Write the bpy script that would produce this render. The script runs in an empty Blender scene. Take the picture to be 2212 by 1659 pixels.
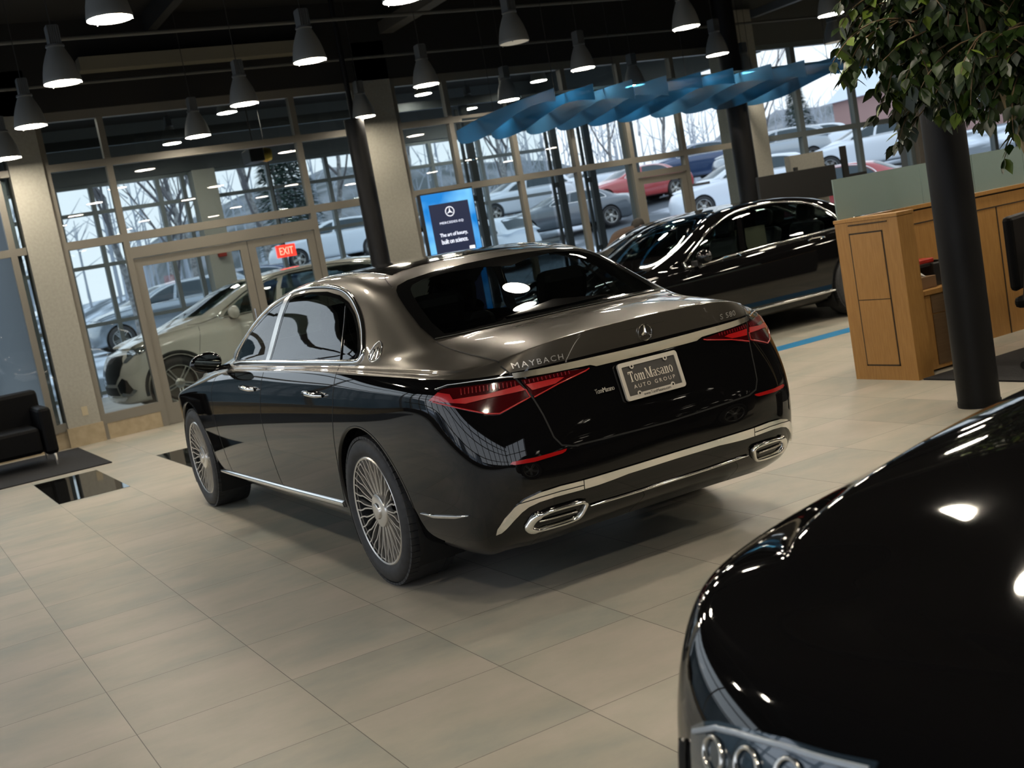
import bpy, bmesh, math, random
import numpy as np
from mathutils import Vector, Matrix
from mathutils.bvhtree import BVHTree
from mathutils.geometry import delaunay_2d_cdt

S = bpy.context.scene
COL = S.collection
random.seed(7)

# ---------------------------------------------------------------- camera, world, exposure
cam_d = bpy.data.cameras.new('camera')
cam = bpy.data.objects.new('camera', cam_d)
COL.objects.link(cam)
RT = (-0.4869022, -0.855225, -0.1775286)
DN = (-0.0206043, 0.2144378, -0.9765203)
FW = (0.8732134, -0.471812, -0.1220316)
m = Matrix(((RT[0], -DN[0], -FW[0], -5.25513), (RT[1], -DN[1], -FW[1], 2.92543), (RT[2], -DN[2], -FW[2], 1.55170), (0, 0, 0, 1)))
cam.matrix_world = m
cam_d.sensor_width = 36.0
cam_d.lens = 2514.64 * 36.0 / 2212.0
cam_d.clip_start = 0.05
cam_d.clip_end = 400
cam_d.dof.use_dof = True
cam_d.dof.focus_distance = 5.2
cam_d.dof.aperture_fstop = 4.5
S.camera = cam

w = bpy.data.worlds.new('overcast_sky')
S.world = w
w.use_nodes = True
nt = w.node_tree
nt.nodes.clear()
wo = nt.nodes.new('ShaderNodeOutputWorld')
wb = nt.nodes.new('ShaderNodeBackground')
tc = nt.nodes.new('ShaderNodeTexCoord')
sx = nt.nodes.new('ShaderNodeSeparateXYZ')
cr = nt.nodes.new('ShaderNodeValToRGB')
cr.color_ramp.elements[0].position = 0.0
cr.color_ramp.elements[0].color = (0.88, 0.91, 0.97, 1)
cr.color_ramp.elements[1].position = 0.6
cr.color_ramp.elements[1].color = (0.78, 0.86, 1.0, 1)
nt.links.new(tc.outputs['Generated'], sx.inputs[0])
nt.links.new(sx.outputs[2], cr.inputs[0])
nt.links.new(cr.outputs[0], wb.inputs[0])
wb.inputs[1].default_value = 1.0
nt.links.new(wb.outputs[0], wo.inputs[0])

S.view_settings.view_transform = 'Standard'
S.view_settings.look = 'None'
S.view_settings.gamma = 1
S.view_settings.use_curve_mapping = False
S.view_settings.exposure = 0.95
try:
    S.cycles.use_denoising = True
    S.cycles.max_bounces = 10
    S.cycles.glossy_bounces = 5
    S.cycles.transmission_bounces = 8
    S.cycles.transparent_max_bounces = 16
    S.cycles.caustics_reflective = False
    S.cycles.caustics_refractive = False
    S.cycles.sample_clamp_indirect = 6.0
except Exception:
    pass

# ---------------------------------------------------------------- materials
MATS = {}

def mat(name, col=(0.5, 0.5, 0.5), rough=0.5, metal=0.0, coat=0.0, emit=None, es=0.0, ior=1.5, spec=0.5, alpha=1.0):
    if name in MATS:
        return MATS[name]
    mt = bpy.data.materials.new(name)
    mt.use_nodes = True
    b = mt.node_tree.nodes['Principled BSDF']
    b.inputs['Base Color'].default_value = (*col, 1)
    b.inputs['Roughness'].default_value = rough
    b.inputs['Metallic'].default_value = metal
    b.inputs['IOR'].default_value = ior
    b.inputs['Specular IOR Level'].default_value = spec
    b.inputs['Coat Weight'].default_value = coat
    b.inputs['Coat Roughness'].default_value = 0.02
    if emit:
        b.inputs['Emission Color'].default_value = (*emit, 1)
        b.inputs['Emission Strength'].default_value = es
    MATS[name] = mt
    return mt

def noise_mat(name, c1, c2, scale=8.0, rough=0.6, metal=0.0, bump=0.0, detail=4.0, stretch=(1, 1, 1), coat=0.0, lo=0.35, hi=0.65):
    if name in MATS:
        return MATS[name]
    mt = mat(name, c1, rough, metal, coat)
    n = mt.node_tree.nodes
    l = mt.node_tree.links
    t = n.new('ShaderNodeTexCoord')
    mp = n.new('ShaderNodeMapping')
    mp.inputs['Scale'].default_value = stretch
    nz = n.new('ShaderNodeTexNoise')
    nz.inputs['Scale'].default_value = scale
    nz.inputs['Detail'].default_value = detail
    r = n.new('ShaderNodeValToRGB')
    r.color_ramp.elements[0].position = lo
    r.color_ramp.elements[1].position = hi
    r.color_ramp.elements[0].color = (*c1, 1)
    r.color_ramp.elements[1].color = (*c2, 1)
    l.new(t.outputs['Object'], mp.inputs[0])
    l.new(mp.outputs[0], nz.inputs['Vector'])
    l.new(nz.outputs['Fac'], r.inputs[0])
    l.new(r.outputs[0], n['Principled BSDF'].inputs['Base Color'])
    if bump:
        bp = n.new('ShaderNodeBump')
        bp.inputs['Strength'].default_value = bump
        bp.inputs['Distance'].default_value = 0.01
        l.new(nz.outputs['Fac'], bp.inputs['Height'])
        l.new(bp.outputs[0], n['Principled BSDF'].inputs['Normal'])
    return mt

def glass_mat(name, tint=(0.8, 0.9, 0.9), refl=1.0, ior=1.5, rough=0.0):
    """thin pane: tinted straight-through light plus fresnel reflection"""
    if name in MATS:
        return MATS[name]
    mt = bpy.data.materials.new(name)
    mt.use_nodes = True
    n = mt.node_tree.nodes
    l = mt.node_tree.links
    n.clear()
    o = n.new('ShaderNodeOutputMaterial')
    mx = n.new('ShaderNodeMixShader')
    tr = n.new('ShaderNodeBsdfTransparent')
    tr.inputs[0].default_value = (*tint, 1)
    g = n.new('ShaderNodeBsdfGlossy')
    g.inputs['Roughness'].default_value = rough
    g.inputs['Color'].default_value = (refl, refl, refl, 1)
    f = n.new('ShaderNodeFresnel')
    ge = n.new('ShaderNodeNewGeometry')
    mi_ = n.new('ShaderNodeMix')          # same reflection seen from either face of the thin sheet
    mi_.inputs['A'].default_value = ior
    mi_.inputs['B'].default_value = 1.0 / ior
    l.new(ge.outputs['Backfacing'], mi_.inputs['Factor'])
    l.new(mi_.outputs['Result'], f.inputs[0])
    l.new(f.outputs[0], mx.inputs[0])
    l.new(tr.outputs[0], mx.inputs[1])
    l.new(g.outputs[0], mx.inputs[2])
    l.new(mx.outputs[0], o.inputs[0])
    MATS[name] = mt
    return mt

CHROME = mat('bright_chrome', (0.92, 0.91, 0.89), 0.10, 1.0)
SATIN = mat('satin_chrome', (0.66, 0.64, 0.60), 0.18, 1.0)
BADGE = mat('bright_badge_metal', (0.72, 0.70, 0.66), 0.38, 0.75)
BLACKPAINT = mat('black_gloss_paint', (0.0035, 0.0033, 0.0035), 0.03, 0.0, 0.0, ior=1.52, spec=0.5)
BLACKPLASTIC = mat('black_plastic', (0.01, 0.01, 0.01), 0.45)
GLOSSBLACK = mat('gloss_black_trim', (0.004, 0.004, 0.004), 0.08)
RUBBER = noise_mat('tyre_rubber', (0.018, 0.018, 0.019), (0.028, 0.028, 0.03), 30, 0.62)

# ---------------------------------------------------------------- mesh helpers
def link(name, me, material=None, parent=None, smooth=False):
    if material is not None:
        if isinstance(material, (list, tuple)):
            for x in material:
                me.materials.append(x)
        else:
            me.materials.append(material)
    if smooth:
        for p in me.polygons:
            p.use_smooth = True
    o = bpy.data.objects.new(name, me)
    COL.objects.link(o)
    if parent is not None:
        o.parent = parent
    return o

def mesh(name, vs, fs, material=None, parent=None, smooth=False):
    me = bpy.data.meshes.new(name)
    me.from_pydata([tuple(v) for v in vs], [], [tuple(f) for f in fs])
    me.update()
    return link(name, me, material, parent, smooth)

class MB:
    """collects shapes and links them as one mesh"""
    def __init__(self):
        self.v = []
        self.f = []
    def add(self, vs, fs):
        k = len(self.v)
        self.v += [tuple(v) for v in vs]
        self.f += [tuple(i + k for i in f) for f in fs]
        return self
    def box(self, lo, hi, M=None):
        x0, y0, z0 = lo
        x1, y1, z1 = hi
        vs = [Vector(p) for p in ((x0, y0, z0), (x1, y0, z0), (x1, y1, z0), (x0, y1, z0), (x0, y0, z1), (x1, y0, z1), (x1, y1, z1), (x0, y1, z1))]
        if M is not None:
            vs = [M @ v for v in vs]
        return self.add(vs, [(0, 3, 2, 1), (4, 5, 6, 7), (0, 1, 5, 4), (1, 2, 6, 5), (2, 3, 7, 6), (3, 0, 4, 7)])
    def bar(self, a, b, w, h=None, up=(0, 0, 1)):
        """box beam from a to b, w wide, h high"""
        a = Vector(a)
        b = Vector(b)
        h = h or w
        d = (b - a).normalized()
        u = Vector(up)
        s = d.cross(u)
        if s.length < 1e-4:
            s = d.cross(Vector((1, 0, 0)))
        s.normalize()
        u = s.cross(d)
        vs = []
        for p in (a, b):
            for i, j in ((-1, -1), (1, -1), (1, 1), (-1, 1)):
                vs.append(p + s * (w / 2 * i) + u * (h / 2 * j))
        return self.add(vs, [(0, 1, 2, 3), (7, 6, 5, 4), (0, 4, 5, 1), (1, 5, 6, 2), (2, 6, 7, 3), (3, 7, 4, 0)])
    def tube(self, pts, r, n=10, cap=True):
        pts = [Vector(p) for p in pts]
        rr = r if isinstance(r, (list, tuple)) else [r] * len(pts)
        vs = []
        fs = []
        prev = None
        for i, p in enumerate(pts):
            d = (pts[min(i + 1, len(pts) - 1)] - pts[max(i - 1, 0)]).normalized()
            if prev is None:
                s = d.cross(Vector((0, 0, 1)))
                if s.length < 1e-3:
                    s = d.cross(Vector((1, 0, 0)))
            else:
                s = prev - d * prev.dot(d)
            s.normalize()
            prev = s
            u = d.cross(s)
            for k in range(n):
                a = 2 * math.pi * k / n
                vs.append(p + (s * math.cos(a) + u * math.sin(a)) * rr[i])
        for i in range(len(pts) - 1):
            for k in range(n):
                k2 = (k + 1) % n
                fs.append((i * n + k, (i + 1) * n + k, (i + 1) * n + k2, i * n + k2))
        if cap:
            fs.append(tuple(range(n - 1, -1, -1))[::-1])
            fs.append(tuple((len(pts) - 1) * n + k for k in range(n))[::-1])
        return self.add(vs, fs)
    def lathe(self, prof, n=24, M=None, closed=False):
        """prof: (r, z) pairs around z"""
        vs = []
        fs = []
        for r, z in prof:
            for k in range(n):
                a = 2 * math.pi * k / n
                v = Vector((r * math.cos(a), r * math.sin(a), z))
                vs.append(M @ v if M is not None else v)
        m_ = len(prof)
        for i in range(m_ if closed else m_ - 1):
            for k in range(n):
                k2 = (k + 1) % n
                j = (i + 1) % m_
                fs.append((i * n + k, i * n + k2, j * n + k2, j * n + k))
        return self.add(vs, fs)
    def prism(self, poly, axis, lo, hi):
        """extrude the 2-D outline along an axis"""
        n = len(poly)
        vs = []
        for t in (lo, hi):
            for a, b in poly:
                vs.append({'x': (t, a, b), 'y': (a, t, b), 'z': (a, b, t)}[axis])
        fs = [tuple(range(n)), tuple(range(2 * n - 1, n - 1, -1))]
        for i in range(n):
            j = (i + 1) % n
            fs.append((i, i + n, j + n, j))
        return self.add(vs, fs)
    def build(self, name, material=None, parent=None, smooth=False, bevel=0.0, flat_angle=None):
        o = mesh(name, self.v, self.f, material, parent, smooth)
        bm = bmesh.new()
        bm.from_mesh(o.data)
        bmesh.ops.recalc_face_normals(bm, faces=bm.faces)
        if smooth:
            for e in bm.edges:
                if len(e.link_faces) == 2 and e.calc_face_angle(0) > math.radians(flat_angle or 38):
                    e.smooth = False
        bm.to_mesh(o.data)
        bm.free()
        if bevel:
            b = o.modifiers.new('edge', 'BEVEL')
            b.width = bevel
            b.segments = 2
            b.limit_method = 'ANGLE'
        return o

def tag(o, label=None, cat=None, group=None, kind=None):
    if label:
        o['label'] = label
    if cat:
        o['category'] = cat
    if group:
        o['group'] = group
    if kind:
        o['kind'] = kind
    return o

def empty(name, loc=(0, 0, 0), rz=0.0):
    o = bpy.data.objects.new(name, None)
    o.location = loc
    o.rotation_euler = (0, 0, rz)
    o.empty_display_size = 0.1
    COL.objects.link(o)
    return o

def copy_tree(o, parent=None):
    c = o.copy()
    COL.objects.link(c)
    if parent is not None:
        c.parent = parent
    for ch in list(o.children):
        copy_tree(ch, c)
    return c

def text_mesh(body, size=1.0, spacing=1.0, offset=0.0, res=3):
    """flat letters as (verts, faces), centred on the origin"""
    cu = bpy.data.curves.new('letters', 'FONT')
    cu.body = body
    cu.size = size
    cu.align_x = 'CENTER'
    cu.align_y = 'CENTER'
    cu.space_character = spacing
    cu.resolution_u = res
    o = bpy.data.objects.new('letters', cu)
    COL.objects.link(o)
    dg = bpy.context.evaluated_depsgraph_get()
    dg.update()
    me = bpy.data.meshes.new_from_object(o.evaluated_get(dg))
    tb = bmesh.new()
    tb.from_mesh(me)
    bmesh.ops.triangulate(tb, faces=tb.faces)
    tb.to_mesh(me)
    tb.free()
    vs = [Vector(v.co) for v in me.vertices]
    fs = [tuple(p.vertices) for p in me.polygons]
    bpy.data.objects.remove(o)
    bpy.data.curves.remove(cu)
    bpy.data.meshes.remove(me)
    if offset:                                  # heavier strokes: the same letters shifted both ways
        n = len(vs)
        d = offset * .6
        fs = fs + [tuple(i + n for i in f) for f in fs] + [tuple(i + 2 * n for i in f) for f in fs]
        vs = vs + [v + Vector((d, 0, .0001)) for v in vs] + [v - Vector((d, 0, .0001)) for v in vs]
    return vs, fs
# ---------------------------------------------------------------- building shell
def floor_material():
    mt = bpy.data.materials.new('stone_floor_tiles')
    mt.use_nodes = True
    n = mt.node_tree.nodes
    l = mt.node_tree.links
    b = n['Principled BSDF']
    geo = n.new('ShaderNodeNewGeometry')
    sp = n.new('ShaderNodeSeparateXYZ')
    l.new(geo.outputs['Position'], sp.inputs[0])
    def mth(op, a, c=None, v=None):
        q = n.new('ShaderNodeMath')
        q.operation = op
        for i, x in enumerate((a, c)):
            if x is None:
                continue
            if isinstance(x, (int, float)):
                q.inputs[i].default_value = x
            else:
                l.new(x, q.inputs[i])
        return q.outputs[0]
    TX, TY = 0.6257, 0.609
    ux = mth('DIVIDE', mth('SUBTRACT', sp.outputs[0], 1.0458), TX)
    uy = mth('DIVIDE', mth('SUBTRACT', sp.outputs[1], 2.3566), TY)
    fx = mth('FRACT', ux)
    fy = mth('FRACT', uy)
    dx = mth('MULTIPLY', mth('MINIMUM', fx, mth('SUBTRACT', 1.0, fx)), TX)
    dy = mth('MULTIPLY', mth('MINIMUM', fy, mth('SUBTRACT', 1.0, fy)), TY)
    d = mth('MINIMUM', dx, dy)
    joint = mth('LESS_THAN', d, 0.0016)
    cx = mth('FLOOR', ux)
    cy = mth('FLOOR', uy)
    cb = n.new('ShaderNodeCombineXYZ')
    l.new(cx, cb.inputs[0])
    l.new(cy, cb.inputs[1])
    wn = n.new('ShaderNodeTexWhiteNoise')
    l.new(cb.outputs[0], wn.inputs['Vector'])
    # veins stretched along y, shifted per tile
    mp = n.new('ShaderNodeVectorMath')
    mp.operation = 'MULTIPLY'
    mp.inputs[1].default_value = (1.9, 1.0, 1)
    l.new(geo.outputs['Position'], mp.inputs[0])
    ad = n.new('ShaderNodeVectorMath')
    ad.operation = 'ADD'
    sc = n.new('ShaderNodeVectorMath')
    sc.operation = 'SCALE'
    sc.inputs['Scale'].default_value = .8
    l.new(wn.outputs['Color'], sc.inputs[0])
    l.new(mp.outputs[0], ad.inputs[0])
    l.new(sc.outputs[0], ad.inputs[1])
    nz = n.new('ShaderNodeTexNoise')
    nz.inputs['Scale'].default_value = 1.1
    nz.inputs['Detail'].default_value = 9
    nz.inputs['Roughness'].default_value = .62
    l.new(ad.outputs[0], nz.inputs['Vector'])
    r = n.new('ShaderNodeValToRGB')
    e = r.color_ramp.elements
    e[0].position = .34
    e[0].color = (.28, .285, .245, 1)
    e[1].position = .66
    e[1].color = (.42, .375, .315, 1)
    e2 = e.new(.5)
    e2.color = (.36, .335, .275, 1)
    l.new(nz.outputs['Fac'], r.inputs[0])
    mv = n.new('ShaderNodeMix')
    mv.data_type = 'RGBA'
    mv.blend_type = 'MULTIPLY'
    mv.inputs['Factor'].default_value = 1
    tv = mth('ADD', mth('MULTIPLY', wn.outputs['Value'], .06), .97)
    tc_ = n.new('ShaderNodeCombineColor')
    for i in range(3):
        l.new(tv, tc_.inputs[i])
    l.new(r.outputs[0], mv.inputs['A'])
    l.new(tc_.outputs[0], mv.inputs['B'])
    mx = n.new('ShaderNodeMix')
    mx.data_type = 'RGBA'
    l.new(joint, mx.inputs['Factor'])
    l.new(mv.outputs['Result'], mx.inputs['A'])
    mx.inputs['B'].default_value = (.08, .075, .06, 1)
    l.new(mx.outputs['Result'], b.inputs['Base Color'])
    b.inputs['Roughness'].default_value = .42
    b.inputs['Specular IOR Level'].default_value = .35
    return mt

TILE = floor_material()
PILLAR = noise_mat('beige_painted_plaster', (.285, .275, .24), (.32, .31, .27), 30, .85)
TAUPE = mat('taupe_window_frame', (.17, .158, .132), .5, .1)
GREYFRAME = mat('grey_window_frame', (.17, .20, .21), .45, .3)
DARK = mat('black_painted_ceiling', (.014, .0135, .013), .9)
DARKWALL = mat('charcoal_wall', (.03, .03, .032), .8)
GREYWALL = mat('grey_wall_panel', (.13, .15, .16), .8)
STONE = noise_mat('beige_stone_base', (.30, .24, .15), (.36, .29, .19), 12, .6)
PANE = glass_mat('window_glass', (.69, .75, .76), 1.0, 1.5)
PANE_CLEAR = glass_mat('clear_side_glass', (.93, .96, .97), 1.0, 1.5)
CONC = noise_mat('grey_concrete', (.30, .32, .33), (.38, .40, .41), 3, .5)

def structure(o):
    o['kind'] = 'structure'
    return o

WX = 9.90
structure(MB().box((-13, -17.5, -.2), (WX + .1, 8.2, 0)).build('floor', TILE))
structure(MB().box((WX + .1, -11.4, -.2), (17.6, 1.1, -.01)).build('floor_service_bay', CONC))
cl = MB()
cl.box((-13, -17.5, 5.1), (WX + .2, 8.2, 5.3))
structure(cl.build('ceiling', DARK))
structure(MB().box((WX + .2, -11.4, 4.95), (17.9, 1.14, 5.1)).build('ceiling_service_bay', DARK))

# window wall between showroom and service bay
def frame_wall(name, verts, hors, x, ymin, ymax, z0, z1, material, w=.075, d=.11):
    mb = MB()
    for y in verts:
        mb.box((x - d / 2, y - w / 2, z0), (x + d / 2, y + w / 2, z1))
    for z, a, b, h in hors:
        mb.box((x - d / 2 - .002, a, z - h / 2), (x + d / 2 + .002, b, z + h / 2))
    return structure(mb.build(name, material))

structure(frame_wall('window_1_frame', [1.12, 4.1, 7.0], [(2.44, .97, 8, .09), (3.37, .97, 8, .08), (3.98, .97, 8, .12), (.26, .97, 8, .10)], WX, .97, 8, .2, 4.0, TAUPE))
structure(frame_wall('window_2_frame', [.54, -.20, -2.70, -3.62], [(2.42, -3.66, .57, .10), (3.37, -3.66, .57, .09), (3.98, -3.66, .57, .12), (.26, -.22, .57, .12), (.26, -3.62, -2.7, .12), (2.22, -2.70, -.2, .14)], WX, -3.6, .57, 0, 4.0, TAUPE))
structure(frame_wall('window_3_frame', [-4.20, -5.02, -6.02, -7.04, -8.08, -9.12, -10.22], [(2.41, -10.25, -4.16, .09), (3.37, -10.25, -4.16, .09), (3.98, -10.25, -4.16, .12), (.26, -8.08, -4.16, .12), (.26, -10.25, -9.12, .12), (2.17, -9.12, -8.08, .09)], WX, -10.2, -4.2, 0, 4.0, TAUPE))
structure(frame_wall('window_4_frame', [-10.80, -11.72, -13.02, -14.30, -15.4, -16.6], [(2.42, -17.2, -10.78, .09), (3.93, -17.2, -10.78, .08), (.6, -17.2, -10.78, .1)], WX, -17, -10.8, .6, 4.0, GREYFRAME, .10))
structure(MB().box((WX - .04, .97, 0), (WX + .06, 8, .21)).box((WX - .05, -.2, 0), (WX + .05, .57, .20)).box((WX - .05, -3.66, 0), (WX + .05, -2.7, .2)).box((WX - .05, -8.08, 0), (WX + .05, -4.16, .2)).box((WX - .05, -10.25, 0), (WX + .05, -9.12, .2)).build('baseboard_far', STONE))
structure(MB().box((WX - .06, -17.2, 0), (WX + .1, -10.78, .6)).build('wall_far_low', PILLAR))
structure(MB().box((WX - .10, -10.30, 4.03), (WX + .12, 8, 5.1)).build('wall_far_upper', DARK))
structure(MB().box((WX - .10, -17.2, 3.97), (WX + .12, -10.30, 5.1)).build('wall_far_bulkhead', mat('grey_bulkhead', (.10, .105, .10), .8)))
structure(MB().box((WX - .35, -3.1, 4.44), (WX - .12, -.05, 4.60)).build('trim_1', mat('beige_painted_beam', (.20, .185, .14), .8)))
for nm, a, b in (('window_1', .97, 8), ('window_2', -3.66, .57), ('window_3', -10.25, -4.16), ('window_4', -17.2, -10.78)):
    # panes leave the door openings free
    mb = MB()
    spans = {'window_1': [(.97, 8, .3, 3.95)], 'window_2': [(-.2, .57, .3, 3.95), (-2.7, -.2, 2.28, 3.95), (-3.66, -2.7, .3, 3.95)], 'window_3': [(-8.08, -4.16, .3, 3.95), (-9.12, -8.08, 2.2, 3.95), (-10.25, -9.12, .3, 3.95)], 'window_4': [(-17.2, -10.78, .62, 3.92)]}[nm]
    for y0, y1, z0, z1 in spans:
        mb.add([(WX, y0, z0), (WX, y1, z0), (WX, y1, z1), (WX, y0, z1)], [(0, 1, 2, 3)])
    structure(mb.build(nm, PANE))

def leaf_door(name, y0, y1, z1, x, handle_y=None, stile=.10):
    e = empty(name, (x, (y0 + y1) / 2, 0))
    e['kind'] = 'structure'
    w2 = (y1 - y0) / 2
    mb = MB()
    mb.box((-.03, -w2, .01), (.03, -w2 + stile, z1)).box((-.03, w2 - stile, .01), (.03, w2, z1))
    mb.box((-.029, -w2 + stile, z1 - .10), (.029, w2 - stile, z1)).box((-.029, -w2 + stile, .01), (.029, w2 - stile, .27))
    mb.build('door_frame', TAUPE, e)
    MB().add([(0, -w2 + stile, .27), (0, w2 - stile, .27), (0, w2 - stile, z1 - .1), (0, -w2 + stile, z1 - .1)], [(0, 1, 2, 3)]).build('door_pane', PANE, e)
    if handle_y is not None:
        hb = MB()
        hy = handle_y - (y0 + y1) / 2
        hb.tube([(-.03, hy, .95), (-.08, hy, .95), (-.08, hy, 1.25), (-.03, hy, 1.25)], .011, 8)
        hb.build('door_handle', CHROME, e, True)
    return e

leaf_door('door_1', -1.715, -.24, 2.14, WX, -1.63)
leaf_door('door_2', -2.66, -1.725, 2.14, WX, -1.82)
leaf_door('door_3', -9.08, -8.12, 2.12, WX, -8.25)
MB().box((WX - .09, -9.05, 2.05), (WX - .04, -8.45, 2.12)).build('door_closer', mat('dark_bronze', (.05, .04, .03), .4, .5), bpy.data.objects['door_3'])['kind'] = 'structure'

def pillar(name, y0, y1, x0=9.80, x1=10.2, z1=4.55, m_=None):
    mb = MB().box((x0, y0, 0), (x1, y1, z1))
    o = structure(mb.build(name, m_ or PILLAR))
    b_ = structure(MB().box((x0 - .02, y0 - .02, 0), (x1 + .01, y1 + .02, .24)).build('baseboard', STONE, o))
    return o
pillar('wall_pillar_1', .575, .965)
pillar('wall_pillar_2', -4.16, -3.66)
pillar('wall_pillar_3', -10.78, -10.27, 9.7, 10.3)
pillar('wall_pillar_4', -14.85, -14.35, 9.75, 10.2, 5, mat('taupe_plaster', (.16, .145, .125), .85))
MB().box((9.792, .70, .36), (9.80, .77, .47)).build('wall_outlet', mat('beige_plate', (.42, .36, .25), .5), bpy.data.objects['wall_pillar_1'])

# steel columns
COLM = mat('black_painted_steel', (.006, .006, .007), .5, spec=.25)
for i, (x, y, r) in enumerate(((9.25, -3.28, .13), (9.25, -9.80, .17), (-.27, -3.05, .128))):
    mb = MB().lathe([(r, 0), (r, 5.1 if i else 3.46)] + ([] if i else [(.035, 3.46), (.035, 5.1)]), 40, Matrix.Translation((x, y, 0)))
    mb.lathe([(r + .004, 0), (r + .004, .03)], 40, Matrix.Translation((x, y, 0)))
    structure(mb.build('wall_column_%d' % (i + 1), COLM, smooth=True))

# side and back walls of the showroom
frame_v = [x * 1.5 - 12 for x in range(15)]
mb = MB()
for x in frame_v:
    mb.box((x - .04, 7.15, .3), (x + .04, 7.27, 4.0))
for z in (.3, 1.1, 2.42, 3.3, 4.0):
    mb.box((-13, 7.15, z - .045), (9.7, 7.27, z + .045))
structure(mb.build('window_5_frame', TAUPE))
structure(MB().add([(-13, 7.2, .3), (9.7, 7.2, .3), (9.7, 7.2, 4), (-13, 7.2, 4)], [(0, 1, 2, 3)]).build('window_5', PANE_CLEAR))
structure(MB().box((-13, 7.1, 0), (9.9, 7.3, .28)).box((-13, 7.1, 4.02), (9.9, 7.3, 5.1)).build('wall_left', DARKWALL))
mb = MB()
for y in (2.6, 3.7, 4.8, 5.9, 7.0):
    mb.box((-11.9, y - .05, .3), (-11.78, y + .05, 4.0))
for z in (.3, 2.42, 4.0):
    mb.box((-11.9, 2.5, z - .05), (-11.78, 7.1, z + .05))
structure(mb.build('window_6_frame', TAUPE))
structure(MB().add([(-11.85, 2.5, .3), (-11.85, 7.1, .3), (-11.85, 7.1, 4), (-11.85, 2.5, 4)], [(0, 3, 2, 1)]).build('window_6', PANE_CLEAR))
structure(MB().box((-12.0, -17.3, 0), (-11.7, 2.5, 5.1)).box((-12, 2.5, 4.02), (-11.7, 7.2, 5.1)).box((-12, 2.5, 0), (-11.7, 7.2, .28)).build('wall_back', DARKWALL))
structure(MB().box((-12, -17.4, 0), (9.9, -17.2, 5.1)).build('wall_right', DARKWALL))

# service bay: exterior glazing and walls
fx = 17.6
mb = MB()
for y in (.95, -.1, -.72, -1.36, -2.60, -3.08, -4.80, -6.05, -7.25, -8.45, -9.65):
    mb.box((fx - .06, y - .04, 0), (fx + .06, y + .04, 3.92))
for z in (.08, 1.35, 2.42, 3.40, 3.90):
    mb.box((fx - .055, -11.3, z - .035), (fx + .055, 1.0, z + .035))
structure(mb.build('window_7_frame', GREYFRAME))
structure(MB().add([(fx, -11.3, .05), (fx, 1.0, .05), (fx, 1.0, 3.9), (fx, -11.3, 3.9)], [(0, 1, 2, 3)]).build('window_7', PANE))
structure(MB().box((fx - .1, -11.4, 3.93), (fx + .2, 1.1, 5.0)).build('wall_service_upper', GREYWALL))
structure(MB().box((9.98, 1.02, 0), (17.6, 1.14, 5)).build('wall_service_left', GREYWALL))
TEALW = noise_mat('teal_blocker', (.09, .13, .145), (.14, .18, .19), .8, .3, stretch=(1, 2.5, .4))
structure(MB().box((16.0, 1.3, -.2), (16.3, 16, 3.1)).build('wall_sky_blocker', TEALW))  # made-up wall, its height blocks low sky yet lets reflections pass
structure(MB().box((fx - .45, -3.62, 0), (fx - .1, -3.18, 3.9)).build('wall_service_pier', mat('pale_pier', (.33, .34, .31), .8)))
structure(MB().box((10.3, -11.45, 3.93), (17.6, -11.3, 5)).box((14.3, -11.45, 0), (14.6, -11.3, 4)).build('wall_service_right', GREYWALL))
# steel door posts and tracks on the right of the service bay
PT = mat('dark_galvanised_steel', (.035, .042, .045), .5, .4)
for i, (y, x) in enumerate(((-8.15, 15.2), (-9.95, 15.0), (-10.75, 15.0))):
    o = MB().box((x - .05, y - .07, 0), (x + .05, y + .07, 4.3)).box((x - .02, y + .14, 0), (x + .02, y + .20, 4.2)).box((x - .03, y + .04, 1.0), (x + .03, y + .16, 1.1)).box((x - .03, y + .04, 2.4), (x + .03, y + .16, 2.5)).build('door_track_post', PT)
    tag(o, ['dark steel roller door track behind the blue screen stand', 'left of the two close dark door tracks in the service bay', 'right of the two close dark door tracks in the service bay'][i], 'door track', 'steel door tracks in the service bay')
o = MB().box((15.0, -8.9, 4.25), (15.1, .9, 4.40)).build('overhead_door_rail', PT)
o = tag(o, 'long dark overhead rail under the service bay ceiling', 'rail')

# ceiling services of the showroom
PIPE = mat('grey_conduit', (.09, .09, .085), .6)
def pipe(pts, r, name, label, cat, m_=None, grp=None):
    o = MB().tube(pts, r, 10).build(name, m_ or PIPE, smooth=True)
    tag(o, label, cat, grp)
    return o
pipe([(7.62, 7, 4.4), (7.62, -17, 4.4)], .022, 'conduit', 'thin grey conduit crossing the ceiling above the middle lamps', 'pipe', grp='ceiling conduits')
pipe([(9.3, 7, 4.25), (9.3, -17, 4.25)], .020, 'conduit', 'thin grey conduit crossing close to the window wall', 'pipe', grp='ceiling conduits')
pipe([(6.2, 7, 4.7), (6.2, -17, 4.7)], .03, 'conduit', 'grey conduit high above the two-tone saloon', 'pipe', grp='ceiling conduits')
BEAM = mat('grey_steel_beam', (.075, .07, .06), .7)
o = MB().box((-9, -4.30, 4.62), (9.7, -4.10, 4.78)).build('ceiling_beam', BEAM)
tag(o, 'long grey ceiling beam running towards the white pillar', 'beam', 'steel ceiling beams')
o = MB().box((-9, -10.9, 4.40), (9.7, -10.78, 4.52)).build('ceiling_beam', mat('pale_steel_edge', (.13, .14, .15), .6))
tag(o, 'pale edge beam under the ceiling at upper right', 'beam', 'steel ceiling beams')
for i, y in enumerate((2.4, -1.0, -7.6, -13.8)):
    o = MB().box((-9, y - .06, 4.86), (9.7, y + .06, 5.09)).build('ceiling_joist', mat('black_joist', (.016, .016, .016), .8))
    tag(o, ['black ceiling joist above the left window bay', 'black ceiling joist above the roof of the saloon', 'black ceiling joist above the blue canopy', 'black ceiling joist above the plant'][i], 'joist', 'black ceiling joists')

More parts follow.
